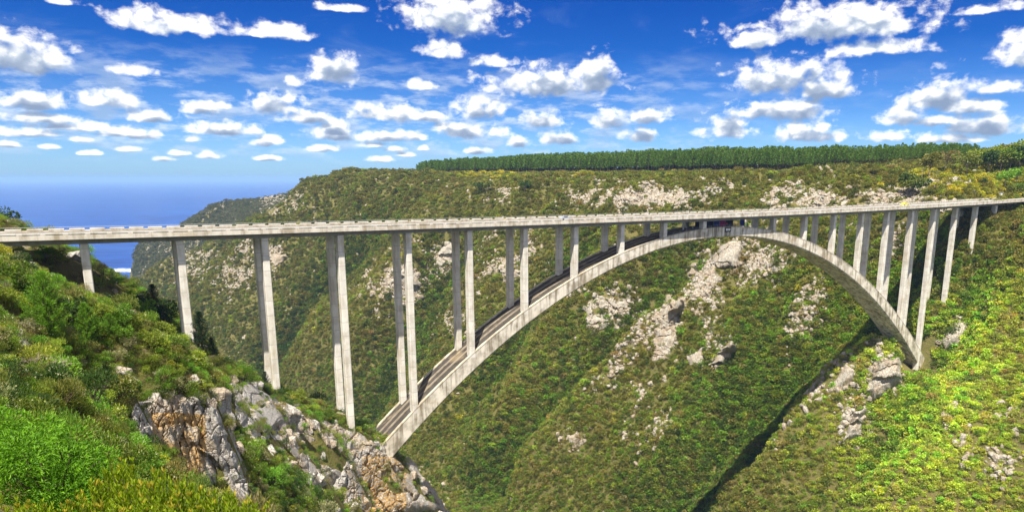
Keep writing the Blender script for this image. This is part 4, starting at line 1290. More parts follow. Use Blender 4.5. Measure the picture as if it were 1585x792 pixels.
def conebush(seed, ns=34, lean=0.55):
    q = np.random.default_rng(seed); g = G()
    for s in range(ns):
        a = q.uniform(0, 6.28); rr0 = math.sqrt(q.uniform()) ; out = rr0 * lean
        hgt = (1 - 0.35 * rr0) * q.uniform(0.8, 1.1)
        p = np.array([[0.1 * math.cos(a), 0.1 * math.sin(a), 0], [out * .6 * math.cos(a), out * .6 * math.sin(a), hgt * .55], [out * math.cos(a), out * math.sin(a), hgt]])
        g.tube(p, [0.012, 0.009, 0.004], 4, 1)
        k = 74; t = np.sort(q.uniform(0.30, 1.0, k)); th = np.arange(k) * 2.4
        c = p[0] * ((1 - t) ** 2)[:, None] + 2 * p[1] * (t * (1 - t))[:, None] + p[2] * (t ** 2)[:, None]
        d = np.column_stack([np.cos(th), np.sin(th), 0.55 + 1.1 * t])
        tip = t > 0.955
        if q.uniform() < 0.55: tip[:] = False
        ll = 0.105 * q.uniform(0.7, 1.15, k) * (1.05 - 0.35 * t)
        g.leaves(c[~tip], d[~tip], ll[~tip], 0.026, q, 0, 0.06); g.leaves(c[tip], d[tip], ll[tip], 0.026, q, 2, 0.06)
    return g.mesh('conebush', [M['leaf_cone'], M['bark'], M['leaf_tip']])


cb = [conebush(70 + i, 30 + 5 * i, 0.45 + 0.1 * i) for i in range(3)]
for i, (px, py, D, h, lb) in enumerate([(185, 700, 14.0, 1.9, 'tallest yellow green conebush left of the orange tipped ones'), (150, 735, 15.0, 1.7, 'yellow green conebush next to the feathery tree'), (225, 725, 12.5, 1.5, 'conebush with long upright shoots under the cliff'),
                                        (262, 735, 13.5, 1.7, 'orange tipped conebush in the middle of the bottom row'), (300, 745, 12.6, 1.45, 'orange tipped conebush with one long pale shoot'), (338, 752, 13.6, 1.6, 'conebush with reddish tips right of the middle'),
                                        (372, 765, 13.0, 1.4, 'rightmost orange tipped conebush at the bottom'), (115, 765, 13.0, 1.5, 'leftmost conebush at the bottom edge'), (200, 775, 10.5, 1.2, 'conebush cut by the bottom edge below the tallest one'), (285, 785, 10.8, 1.2, 'conebush cut by the bottom edge below the orange cliff'),
                                        (350, 795, 11.5, 1.2, 'conebush cut by the bottom edge at the right'), (160, 800, 10.5, 1.2, 'low conebush in the bottom left at the frame edge'), (60, 770, 12.0, 1.4, 'conebush in front of the feathery tree'), (12, 775, 12.5, 1.5, 'conebush in the bottom left corner'), (-25, 765, 13.0, 1.6, 'conebush cut by the left edge at the bottom'), (95, 795, 11.0, 1.2, 'low conebush at the bottom edge under the feathery tree')]):
    rx, rz_ = ray(px, py); x, y = float(rx * D), D; ztop = float(rz_ * D)
    gzv = hz(x, y); hh = min(2.3, max(h, ztop - gzv) * 1.04)
    tag(link('conebush', cb[i % 3], None, (x, y, ztop - hh), (0, 0, i * 1.7), (max(1.25, hh * .72), max(1.25, hh * .72), hh)), lb, 'shrub', 'conebushes in front of the camera')


def twig_g(seed):
    q = np.random.default_rng(seed); g = G()

    def br(p, d, l, r, k):
        e = p + d * l; m = (p + e) / 2 + q.normal(size=3) * 0.06 * l
        g.tube([p, m, e], [r, r * .8, r * .55], 4)
        if k:
            for _ in range(3 if k > 1 else 2):
                dd = d + q.normal(size=3) * 0.42; dd[2] = abs(dd[2]); dd /= np.linalg.norm(dd); br(e - d * l * q.uniform(0, .4), dd, l * q.uniform(.55, .8), r * .55, k - 1)
    for _ in range(4):
        d = np.array([q.normal() * .35, q.normal() * .35, 1.0]); br(np.zeros(3), d / np.linalg.norm(d), 0.4, 0.016, 3)
    return g.mesh('dead_shrub', [M['twig']])


tw = [twig_g(i) for i in range(2)]
for i, (px, py, D, s, lb) in enumerate([(62, 615, 36, 1.5, 'bare twiggy shrub above the feathery tree'), (84, 612, 38, 2.0, 'pale dead shrub with forked branches left of the cliff'), (108, 610, 40, 1.6, 'leafless shrub beside the pale dead one'),
                                        (125, 618, 38, 1.3, 'small leafless shrub right of the pale dead one')]):
    tag(link('dead_shrub', tw[i % 2], None, at(px, py, D), (0, 0, i), (s, s, s)), lb, 'shrub', 'bare shrubs on the near slope')

# --- plantation on the plateau
FPXL = [645, 660, 780, 900, 1010, 1100, 1250, 1350, 1430, 1520]
FD = [1110, 1050, 950, 850, 780, 720, 640, 595, 560, 530]
FH = [14, 19, 22, 22, 21.5, 22, 18, 14, 12, 10]


def far_pine(seed):
    q = np.random.default_rng(seed); tg = G(); cg = G()
    tg.tube([(0, 0, -0.03), (0, 0, 0.95)], [0.016, 0.005], 5)
    k = 150; z = q.uniform(0.40, 1.0, k); f = (z - 0.40) / 0.60
    r = (0.155 * (1 - f) ** 0.7 + 0.012) * np.sqrt(q.uniform(0.1, 1, k)) * np.where(f < 0.12, 0.7, 1); a = q.uniform(0, 6.28, k)
    cg.leaves(np.column_stack([r * np.cos(a), r * np.sin(a), z - 0.03]), np.column_stack([np.cos(a), np.sin(a), 0.5 + 0.9 * f]) + q.normal(size=(k, 3)) * 0.3, 0.085, 0.04, q)
    return tg, cg


fp = [far_pine(300 + i) for i in range(4)]
fpm = [(a.mesh('trunk', [M['bark']]), b.mesh('crown', [M['needle_far']])) for a, b in fp]
comb = []
for a, b in fp:
    g = G()
    for v, f in zip(a.v, a.f4): pass
    g.v = a.v + b.v; g.f4 = a.f4 + [q_ + a.n for q_ in b.f4]; g.f3 = []; g.m4 = [np.ones(len(q_), int) for q_ in a.f4] + [np.zeros(len(q_), int) for q_ in b.f4]; g.m3 = []; g.n = a.n + b.n
    comb.append(g.mesh('plantation_pine', [M['needle_far'], M['bark']]))
fcoll = proto_coll('plantation_pine', comb)
fl = np.array([[float(ray(p, 265)[0]) * d, d] for p, d in zip(FPXL, FD)])
fs = np.concatenate([[0], np.cumsum(np.linalg.norm(np.diff(fl, axis=0), axis=1))])
rows_x, rows_y, rows_h, rows_r = [], [], [], []
for r_ in range(16):
    s0 = np.arange(r_ * 1.3, fs[-1], 4.0)
    s0 = s0 + rng.normal(size=len(s0)) * 0.9
    fx, fy = np.interp(s0, fs, fl[:, 0]), np.interp(s0, fs, fl[:, 1]); hh = np.interp(s0, fs, FH)
    nn = np.array([0.40, 0.92])
    rows_x.append(fx + nn[0] * (r_ * 4.2) + rng.normal(size=len(s0)) * 1.0); rows_y.append(fy + nn[1] * (r_ * 4.2) + rng.normal(size=len(s0)) * 1.0)
    rows_h.append(hh * (rng.uniform(0.74, 1.12, len(s0)) + 0.14 * fbm(fx / 30, fy / 30, 2, 7))); rows_r.append(np.full(len(s0), r_))
rows_h = [q_ * 0.98 for q_ in rows_h]
fx, fy, fh, fr = map(np.concatenate, (rows_x, rows_y, rows_h, rows_r))
fz = sample(gz, fx, fy)
front = np.nonzero(fr <= 1)[0]
front = front[np.argsort(-(fh / fy)[front])][:290]
isf = np.zeros(len(fx), bool); isf[front] = True
for i in front:
    plant_tree('pine_tree', 'straight plantation pine in the front rows of the forest on the plateau', 'tree', (fx[i], fy[i], fz[i]), fpm[i % 4], 'pines along the front of the plantation', rng.uniform(0, 6.28), fh[i])
b_ = ~isf; nb2 = b_.sum()
h3 = np.repeat(fh[b_][:, None], 3, 1)
scatter('pine_plantation', np.column_stack([fx, fy, fz])[b_], h3, np.column_stack([np.zeros(nb2), np.zeros(nb2), rng.uniform(0, 6.28, nb2)]), np.ones((nb2, 4)), rng.integers(0, 4, nb2), fcoll)

# --- spreading trees at the right edge of the plateau
ut = [tree_parts(400 + i, 1.0, 0.46 + 0.06 * i, 0.13, 0.085, 420, 13, M['leaf_obj'], M['bark_pale'], umbrella=0.75, bare=0.36) for i in range(3)]
ORD = 'first second third fourth fifth sixth seventh eighth ninth tenth eleventh twelfth thirteenth fourteenth fifteenth sixteenth seventeenth eighteenth nineteenth twentieth twenty-first twenty-second twenty-third twenty-fourth twenty-fifth twenty-sixth twenty-seventh twenty-eighth twenty-ninth thirtieth'.split()
RT = [(1437, 277, 244, 0), (1462, 268, 240, 7), (1496, 272, 242, 1), (1503, 262, 240, 4), (1512, 268, 238, 4), (1522, 262, 236, 1), (1530, 272, 241, 5), (1541, 262, 233, 4), (1548, 268, 240, 1), (1556, 258, 231, 7), (1563, 266, 236, 2), (1571, 258, 229, 4), (1578, 266, 234, 5),
      (1586, 254, 225, 4), (1594, 262, 228, 1), (1534, 252, 234, 1), (1550, 250, 230, 4), (1568, 248, 226, 0), (1404, 306, 276, 5), (1413, 308, 279, 1), (1420, 306, 282, 5), (1396, 302, 280, 1), (1555, 292, 270, 3), (1572, 288, 264, 3), (1588, 292, 264, 4), (1562, 302, 288, 1),
      (1578, 302, 286, 2), (1520, 290, 279, 5), (1380, 276, 264, 1), (1352, 272, 262, 0), (1310, 272, 262, 1), (812, 300, 284, 5), (744, 300, 285, 5), (757, 300, 284, 1), (1490, 250, 238, 5), (1485, 256, 243, 1)]
for i, (px, yb, yt, c) in enumerate(RT):
    x, y = drop(px, yb, 300, 1300); z = hz(x, y); h = (yb - yt) * y / 1116 * 1.12
    h = min(max(h, 3.0), 22)
    edge = px > 1480
    nth = sum(1 for q_ in RT if (q_[0] > 1480) == edge and (q_[0], q_[1]) < (px, yb))
    col_ = ['olive', 'olive green', 'green', 'bright green', 'golden green', 'dark green', 'grey', 'rusty'][c]
    plant_tree('tree', (col_ + ' spreading tree, ' + ORD[nth] + ' from the left in the grove at the right edge') if edge else (col_ + ' spreading tree, ' + ORD[nth] + ' from the left of the single trees on the upper slope'), 'tree', (x, y, z), ut[i % 3],
               'trees of the grove at the right edge' if edge else 'single trees above the gorge rim', i * 1.9, h, tuple(PAL[c] * (1.0 if c in (4, 8, 7) else 1.25)))
dt = G(); dt.tube([(0, 0, -.05), (0.01, 0, .5), (0, 0.015, 1)], [0.02, 0.015, 0.007], 5); dt.tube([(0, 0, .6), (0.1, 0.05, .8)], [.008, .003], 4); dt.tube([(0, 0, .75), (-0.08, 0.04, .9)], [.007, .003], 4)
dtm = dt.mesh('dead_tree', [M['twig']])
for i, (px, yb, yt) in enumerate([(1426, 280, 262), (1437, 284, 262), (1444, 277, 265), (1449, 280, 264), (1453, 276, 264), (1457, 275, 266), (1441, 276, 266), (1431, 277, 266)]):
    x, y = drop(px, yb, 300, 900); h = (yb - yt) * y / 1116
    tag(link('dead_tree', dtm, None, (x, y, hz(x, y)), (0, 0, i), (h * 1.3, h * 1.3, h)), 'bare pale trunk standing in the clearing below the plantation', 'tree', 'bare trunks in the clearing')
#NEXT
# ------------------------------------------------------------------ rock
def rock_mesh(seed, planes=9, blocky=0.6, cuts=4, mat=None, name='rock'):
    q = np.random.default_rng(seed); b = bmesh.new()
    bmesh.ops.create_cube(b, size=1.0); bmesh.ops.subdivide_edges(b, edges=b.edges[:], cuts=cuts, use_grid_fill=True)
    v = np.array([list(x.co) for x in b.verts])
    sph = v / np.linalg.norm(v, axis=1)[:, None] * 0.58
    v = v * blocky + sph * (1 - blocky)
    for _ in range(planes):
        n = q.normal(size=3); n /= np.linalg.norm(n); d = q.uniform(0.36, 0.52)
        t = v @ n - d; v = v - np.maximum(t, 0)[:, None] * n
    off = q.uniform(0, 50)
    v = v * (1 + 0.10 * fbm(v[:, 0] * 2.2 + off + v[:, 2] * 1.7, v[:, 1] * 2.2 - v[:, 2] * 1.3, 3, seed))[:, None]
    v[:, 0] += 0.035 * np.sign(np.sin(v[:, 2] * 17 + off)) * (np.abs(v[:, 0]) > .3)
    for x, c in zip(b.verts, v): x.co = c
    me = bpy.data.meshes.new(name); b.to_mesh(me); b.free()
    if mat: me.materials.append(mat)
    return me


RK = {}
for key, mt in (('grey', 'rock'), ('orange', 'rock_orange'), ('pale', 'rock_far')):
    RK[key] = [rock_mesh(500 + i, 6 + i % 4, 0.86 + 0.03 * (i % 5), 4 if key != 'pale' else 3, M[mt], 'rock_block') for i in range(9)]


def inside(px, py, poly):
    c = False; j = len(poly) - 1
    for i in range(len(poly)):
        xi, yi = poly[i]; xj, yj = poly[j]
        if (yi > py) != (yj > py) and px < (xj - xi) * (py - yi) / (yj - yi) + xi: c = not c
        j = i
    return c


def march_many(px, py, d0, d1=2600, n=900):
    """ground points under many pixels at once"""
    rx, rz = ray(px, py); D = np.exp(np.linspace(math.log(d0), math.log(d1), n))
    best = np.full(px.shape, d1); done = np.zeros(px.shape, bool)
    for d in D:
        hit = (~done) & (sample(gz, rx * d, np.full(px.shape, d)) > rz * d)
        best[hit] = d; done |= hit
        if done.all(): break
    return rx * best, best


def rock_face(poly, step, key, dmin, seed, tall, cell, amp):
    """a broken face following the ground: flat facets at different depths, cracks sunk between them"""
    q = np.random.default_rng(seed); e = step * 0.9
    xs = np.arange(min(p[0] for p in poly) - e, max(p[0] for p in poly) + e, 1.35 if dmin < 200 else 1.15); ys = np.arange(min(p[1] for p in poly) - e, max(p[1] for p in poly) + e, 1.35 if dmin < 200 else 1.15)
    A, B = np.meshgrid(xs, ys); ins = poly_inset(A, B, poly)
    x, y = march_many(A.ravel(), B.ravel(), dmin); x = x.reshape(A.shape); y = y.reshape(A.shape)
    ym = np.median(y[ins > 0]); y2 = np.clip(y, ym * 0.8, ym * 1.2)
    for _ in range(6): y2[1:-1, 1:-1] = (y2[1:-1, 1:-1] * 2 + y2[:-2, 1:-1] + y2[2:, 1:-1] + y2[1:-1, :-2] + y2[1:-1, 2:]) / 6
    rx, rz = ray(A, B); pos = np.stack([rx * y2, y2, rz * y2], -1)
    m = ym / 1116.0
    a, b = A * m, B * m / tall
    wa = a + 0.35 * cell * fbm(a / cell, b / cell, 3, seed); wb = b + 0.35 * cell * fbm(a / cell + 9, b / cell, 3, seed + 5)
    wa = wa + 0.25 * wb
    na, nb_ = int((a.max() - a.min()) / cell) + 3, int((b.max() - b.min()) / cell) + 3

    def cells(cs, sd):
        f1 = np.full(a.shape, 1e9); f2 = np.full(a.shape, 1e9); h = np.zeros(a.shape)
        r = np.random.default_rng(sd); oa, ob = a.min() - cs, b.min() - cs * 2
        for i in range(int((a.max() - oa) / cs) + 5):
            for j in range(int((b.max() - ob) / cs) + 6):
                ca, cb = oa + (i + r.uniform(.1, .9) - 1) * cs, ob + (j + r.uniform(.1, .9) - 1) * cs
                h0, ga, gb = r.uniform(-.5, .5), r.normal() * .35, r.normal() * .3 - .18
                da, db = wa - ca, wb - cb; d = np.maximum(np.abs(da), np.abs(db)) * 0.7 + np.hypot(da, db) * 0.3
                nw = d < f1
                f2 = np.where(nw, f1, np.minimum(f2, d)); h = np.where(nw, h0 + (ga * da + gb * db) / cs, h); f1 = np.where(nw, d, f1)
        return h, np.clip((f2 - f1) / cs, 0, 1)
    h1, c1 = cells(cell, seed + 11); h2, c2 = cells(cell * 0.42, seed + 12)
    disp = amp * (0.55 + h1 + 0.30 * h2 - 0.38 * np.exp(-(c1 / 0.07) ** 2) - 0.20 * np.exp(-(c2 / 0.10) ** 2) + 0.10 * fbm(a / cell * 5, b / cell * 5, 3, seed + 20))
    edge = ins + step * 0.55 * fbm(a / cell * 0.8, b / cell * 0.8, 3, seed + 30)
    fade = np.clip(edge / (step * 0.8), -1.2, 1)
    disp = np.where(fade > 0, disp * fade ** 0.6 + 0.0, 0) + np.where(fade < 0.25, (fade - 0.25) * amp * 1.6, 0)
    n = -pos / np.linalg.norm(pos, axis=-1)[..., None]
    n = n + np.array([0, 0, 0.35]); n /= np.linalg.norm(n, axis=-1)[..., None]
    pos = pos + n * disp[..., None]
    keep = edge > -step * 0.7
    ny, nx = A.shape; ix = np.arange(A.size).reshape(A.shape)
    kq = keep[:-1, :-1] & keep[1:, :-1] & keep[:-1, 1:] & keep[1:, 1:]
    f = np.stack([ix[:-1, :-1][kq], ix[1:, :-1][kq], ix[1:, 1:][kq], ix[:-1, 1:][kq]], -1)
    used = np.unique(f); rm = np.full(A.size, -1); rm[used] = np.arange(len(used)); v = pos.reshape(-1, 3)[used]
    c = v.mean(0)
    mats = [M['rock'], M['rock_orange']] if key != 'pale' else [M['rock_far']]
    mi = None
    if callable(key):
        fa, fb = A.ravel()[f[:, 0]], B.ravel()[f[:, 0]]
        mi = np.array([1 if key(u, w_) == 'orange' else 0 for u, w_ in zip(fa, fb)])
    return mesh_np('rock_face', v - c, [rm[f]], mats, mi), c


def outcrop(label, poly, step, keys, dmin, seed, tall=1.25, out=0.25, group=None, dip=0.12, gap=0.06, loose=0.22):
    q = np.random.default_rng(seed)
    key = keys if callable(keys) else keys[0]
    ym = march(np.mean([p[0] for p in poly]), np.mean([p[1] for p in poly]), lambda x, y: sample(gz, np.atleast_1d(x), np.atleast_1d(y)), dmin)[1]
    w0 = step * ym / 1116
    me, c = rock_face(poly, step, key, dmin, seed, tall, w0 * 1.15, w0 * (0.55 if key == 'pale' else 0.85))
    r = thing('rock_outcrop', label, 'rock outcrop', tuple(c), 0, group)
    link('rock_face', me, r)
    xs = [p[0] for p in poly]; ys = [p[1] for p in poly]
    area = (max(xs) - min(xs)) * (max(ys) - min(ys)) / step ** 2
    yaw0 = -math.atan2(c[0], c[1]) + q.normal() * 0.3; dx0 = q.normal() * 0.08; k = 0
    for _ in range(int(area * 3)):
        if k > area * loose + 2: break
        a, b = q.uniform(min(xs), max(xs)), q.uniform(min(ys), max(ys))
        ii = float(poly_inset(np.array([a]), np.array([b]), poly)[0])
        if ii < -step * 0.25 or ii > step * 1.3: continue
        x, y = drop(a, b, dmin); z = hz(x, y); k += 1
        s = step * y / 1116 * q.uniform(0.35, 0.95); kk = key(a, b) if callable(key) else key
        link('rock_block', RK[kk][int(q.integers(0, 9))], r, (x - c[0], y - c[1], z - c[2] + s * 0.15),
             (dx0 + q.normal() * 0.12, q.normal() * 0.12 + dip, yaw0 + q.normal() * 0.4), (s, s * q.uniform(0.9, 1.3), s * tall * q.uniform(0.7, 1.1)))
    return r


outcrop('orange stained cliff face split by upright joints, left of the ravine', OUTC[0], 21, lambda a, b: 'orange' if (235 < a < 318 and b > 640) else 'grey', 40, 1, 1.5, 0.45, dip=0.05, gap=0.0)
outcrop('grey rib of upright rock slabs right of the orange cliff', OUTC[1], 16, ['grey'], 40, 2, 1.7, 0.4, dip=0.25)
outcrop('stacked grey blocks at the left edge under the pines', OUTC[2], 15, ['grey'], 30, 3, 1.2, 0.4, gap=0.2)
outcrop('grey ledges above and right of the orange cliff', OUTC[3], 16, ['grey', 'grey', 'orange'], 60, 4, 1.2, 0.35, dip=0.3, gap=0.25)
outcrop('leaning grey slabs in the middle of the lower slope', OUTC[4], 16, ['grey'], 80, 5, 1.5, 0.35, dip=0.35, gap=0.18)
outcrop('grey slabs along the crest right of the fourth column pair', OUTC[5], 15, ['grey'], 100, 6, 1.4, 0.35, dip=0.3, gap=0.3)
outcrop('tall grey and orange cliff beside the left foot of the arch', OUTC[6], 18, lambda a, b: 'orange' if (560 < a < 628 and b > 705 and (a * 7 + b * 3) % 5 < 3.4) else 'grey', 110, 7, 1.35, 0.4, dip=0.15, gap=0.03)
outcrop('pointed grey rocks at the bottom right of the cone bushes', OUTC[7], 15, ['grey'], 40, 8, 1.6, 0.4, dip=0.4)
outcrop('narrow rock fins on the slope below the third column pair', OUTC[8], 13, ['grey'], 90, 9, 1.3, 0.3, gap=0.4)
outcrop('large pale crag on the far wall under the crown of the arch', OUTC[9], 12, ['pale'], 250, 10, 1.25, 0.4, gap=0.22)
outcrop('pale rib running down from the large crag on the far wall', OUTC[10], 11.5, ['pale'], 250, 11, 1.3, 0.4, gap=0.12)
outcrop('small pale rock below and right of the large crag', OUTC[11], 10, ['pale'], 250, 12, 1.2, 0.4)
outcrop('slanting pale rock right of the small one on the far wall', OUTC[12], 10, ['pale'], 250, 13, 1.1, 0.4)
outcrop('pale cliff on the far wall seen between the fourth and fifth column pairs', OUTC[13], 11, ['pale'], 250, 14, 1.3, 0.35, gap=0.2)
outcrop('pale rocks on the far wall seen between the fifth and sixth column pairs', OUTC[14], 11, ['pale'], 250, 15, 1.3, 0.35, gap=0.2)
outcrop('pale rock knob directly below the right foot of the arch', OUTC[15], 12, ['pale'], 250, 16, 1.2, 0.4, gap=0.05)
outcrop('smooth pale slab right of the last tall column', OUTC[16], 12, ['pale'], 250, 17, 1.4, 0.3)
outcrop('little pale rock alone low on the far wall', OUTC[17], 9, ['pale'], 250, 18, 1.2, 0.4)
outcrop('pale rocks on the slope left of the bridge shadow', OUTC[18], 11, ['pale'], 250, 19, 1.3, 0.4, gap=0.1)
outcrop('pale rocks down the ridge below the knob under the right foot', OUTC[19], 11, ['pale'], 250, 20, 1.2, 0.35, gap=0.25)
outcrop('pale rock row high on the far wall above the middle of the deck', OUTC[20], 9, ['pale'], 350, 21, 1.1, 0.35, gap=0.5)
outcrop('pale rocks on the upper slope above the right half of the deck', OUTC[21], 9, ['pale'], 350, 22, 1.1, 0.35, gap=0.5)
outcrop('pale patch of rocks on the far wall left of the seventh column pair', OUTC[22], 10, ['pale'], 300, 23, 1.2, 0.3, gap=0.3)
outcrop('pale rocks on the far wall behind the rising arch', OUTC[23], 10, ['pale'], 300, 24, 1.2, 0.3, gap=0.45)
outcrop('pale rocks beside the third column pair high on the far spur', OUTC[24], 8, ['pale'], 500, 25, 1.2, 0.3, gap=0.45)

for i, (px, py, s, lb) in enumerate([(187, 586, 1.3, 'grey boulder above the left end of the orange cliff'), (205, 592, 1.0, 'smaller grey boulder above the orange cliff'), (60, 510, 1.0, 'grey boulder right of the stacked blocks at the left edge'),
                                     (360, 590, 1.6, 'pale boulder on the brow above the grey ledges'), (300, 596, 1.2, 'grey boulder above the right end of the orange cliff'), (245, 585, 0.9, 'small grey boulder among shrubs above the orange cliff'),
                                     (420, 700, 1.4, 'grey boulder in the ravine left of the leaning slabs'), (470, 770, 1.6, 'grey boulder low in the dark gully'), (150, 640, 0.8, 'grey boulder between the feathery tree and the cliff'), (176, 660, 0.9, 'grey boulder left of the orange cliff'),
                                     (640, 738, 2.2, 'upright grey pinnacle at the tip of the crest'), (520, 660, 1.5, 'grey boulder on the crest below the fourth column pair'), (388, 640, 1.2, 'flat grey boulder on the ledges'), (330, 560, 1.2, 'pale boulder on the slope below the second column')]):
    x, y = drop(px, py, 18)
    tag(link('boulder', RK['grey'][i % 9], None, (x, y, hz(x, y) + 0.15 * s), (0.1 * i, 0.2, i * 1.3), (s, s * 1.2, s * (1.0 if i != 10 else 2.2))), lb, 'boulder')

# loose rock too small and too many to pick apart
rub = [rock_mesh(600 + i, 9, 0.4, 2, M['rock_far'], 'rubble') for i in range(6)]
rubc = proto_coll('rubble', rub)
upper = sstep(20, 60, gsd) * sstep(300, 200, gsd)
X, Y, Z, I, J = spread(60000, 0.75 * sstep(0.10, 0.55, grock) * (300 / rfar) ** 0.9 * (gsd > 8) * (~deck_clear) + 0.0015 * upper)
n = len(X); sz = np.minimum(2.6, 1.5 * (rfar[I, J] / 350) ** 0.4 * np.exp(rng.normal(size=n) * 0.6))
scl = np.column_stack([sz, sz * rng.uniform(.8, 1.4, n), sz * rng.uniform(.7, 1.6, n)])
scatter('rock_rubble', np.column_stack([X, Y, Z + 0.12 * sz]), scl, np.column_stack([rng.normal(size=n) * .4, rng.normal(size=n) * .4, rng.uniform(0, 6.28, n)]), np.ones((n, 4)), rng.integers(0, 6, n), rubc)
rubn = [rock_mesh(650 + i, 9, 0.5, 3, M['rock'], 'stone') for i in range(6)]
rubnc = proto_coll('stone', rubn)
X, Y, Z, I, J = spread(1500, 0.10 * (0.06 + sstep(0.15, 0.6, grock)) * westm * (rr_ > 22) * (~deck_clear))
n = len(X); sz = np.interp(rr_[I, J], [20, 60, 200], [0.35, 0.7, 1.3]) * np.exp(rng.normal(size=n) * 0.4)
scatter('slope_stones', np.column_stack([X, Y, Z + 0.2 * sz]), np.column_stack([sz, sz * 1.2, sz]), np.column_stack([rng.normal(size=n) * .4, rng.normal(size=n) * .4, rng.uniform(0, 6.28, n)]), np.ones((n, 4)), rng.integers(0, 6, n), rubnc)
#NEXT
# ------------------------------------------------------------------ vehicles, people and the jump platform
def car(name, label, k, v, paint, length, width, height, pickup=False, flip=False):
    bx, by = bp(k, v); z = deck_z(k) + 0.845
    r = thing(name, label, 'pickup' if pickup else 'car', (bx, by, z), math.atan2(U[1], U[0]) + (math.pi if flip else 0))
    L2, h = length / 2, height
    if pickup: prof = [(-L2, .35), (-L2, .95), (-.35 * length * .3, .98), (-.08 * length, .98), (-.06 * length, h - .04), (.12 * length, h), (.2 * length, h - .1), (.27 * length, 1.0), (L2 - .1, .9), (L2, .7), (L2, .35)]
    else: prof = [(-L2, .32), (-L2, .85), (-L2 + .18, .98), (-.36 * length, h - .12), (-.26 * length, h), (.06 * length, h), (.15 * length, h - .08), (.27 * length, .95), (L2 - .15, .82), (L2, .62), (L2, .32)]
    g = G(); n = len(prof); rows = []
    for s in (-1, 1):
        for x, zz in prof:
            inset = 0.16 * max(0, (zz - .95) / (h - .95)) if zz > .95 else (0.04 if zz < .5 else 0)
            rows.append((x, s * (width / 2 - inset), zz))
    g.add(rows, [(j, (j + 1) % n, n + (j + 1) % n, n + j) for j in range(n)])
    c0 = np.mean(np.array(rows[:n]), 0); c1 = np.mean(np.array(rows[n:]), 0); c0[2] = c1[2] = .7
    vv = rows + [tuple(c0), tuple(c1)]
    g.add(vv, [((j + 1) % n, j, 2 * n) for j in range(n)]); g.add(vv, [(n + j, n + (j + 1) % n, 2 * n + 1) for j in range(n)])
    link('body', g.mesh('body', [paint]), r)
    w = G()
    xa, xb = (-.04 * length, .2 * length) if pickup else (-.30 * length, .19 * length)
    for s in (-1, 1):
        y = s * (width / 2 - .06)
        w.add([(xa, y, 1.0), (xb + .05, y, 1.0), (xb - .12, y - s * .09, h - .14), (xa + .08, y - s * .09, h - .14)], [(0, 1, 2, 3)])
    link('side_windows', w.mesh('side_windows', [M['glass']]), r)
    ws = G(); ws.add([(xb + .30, -width * .38, 1.0), (xb + .30, width * .38, 1.0), (xb + .02, width * .34, h - .1), (xb + .02, -width * .34, h - .1)], [(0, 1, 2, 3)])
    link('windscreen', ws.mesh('windscreen', [M['glass']]), r)
    for sx_ in (-1, 1):
        for s in (-1, 1):
            q_ = G(); an = np.linspace(0, 2 * np.pi, 14, endpoint=False)
            ring = [(.32 * math.cos(a), -.1, .32 * math.sin(a)) for a in an] + [(.32 * math.cos(a), .1, .32 * math.sin(a)) for a in an]
            q_.add(ring, [(j, (j + 1) % 14, 14 + (j + 1) % 14, 14 + j) for j in range(14)])
            for o, yy in ((0, -.1), (14, .1)):
                q_.add(ring[o:o + 14] + [(0, yy * .8, 0)], [(j, (j + 1) % 14, 14) for j in range(14)])
            link('wheel', q_.mesh('wheel', [M['tyre']]), r, (sx_ * length * .31, s * (width / 2 - .08), .32))
    for s in (-1, 1):
        l_ = G(); l_.box((L2 + .005, s * width * .33, .68), (.03, .32, .14)); link('headlight', l_.mesh('headlight', [M['lamp']]), r)
    return r


M['glass'] = plain('dark_glass', (0.02, 0.025, 0.03), 0.1, 0.5)
M['tyre'] = plain('tyre', (0.02, 0.02, 0.02), 0.9, 0.2)
M['lamp'] = plain('lamp_lens', (0.6, 0.6, 0.6), 0.2, 0.5)
M['silver'] = plain('silver_paint', (0.36, 0.37, 0.40), 0.35, 0.5, 0, 0, 0.3)
M['yellowp'] = plain('yellow_paint', (0.62, 0.56, 0.10), 0.4, 0.5)
M['darkp'] = plain('dark_paint', (0.03, 0.03, 0.035), 0.35, 0.5)
car('parked_car', 'small silver grey car driving on the middle of the bridge deck', 6.9, VC - 1.9, M['silver'], 3.9, 1.65, 1.45)
car('pickup_truck', 'pale yellow pickup on the bridge deck near the right end', 17.25, VC + 1.9, M['yellowp'], 4.8, 1.75, 1.8, True, True)

# jump platform on the crown of the arch
M['screen'] = plain('dark_shade_cloth', (0.045, 0.045, 0.060), 0.9, 0.1, 1.5, 0.35)
M['bluec'] = plain('blue_cloth', (0.06, 0.07, 0.22), 0.9, 0.1)
M['magenta'] = plain('magenta_cloth', (0.38, 0.05, 0.16), 0.9, 0.1)
M['black'] = plain('black_board', (0.012, 0.012, 0.014), 0.6, 0.3)
M['white'] = plain('white_board', (0.72, 0.72, 0.72), 0.6, 0.3)
pf = thing('jump_platform', 'dark screened bungee platform with railings on the crown of the arch', 'platform', (*bp(10.9, 0.4), arch_top(10.9)), math.atan2(U[1], U[0]))


def pl(k): return (k - 10.9) * BAY


def pz(k): return arch_top(k) - arch_top(10.9)


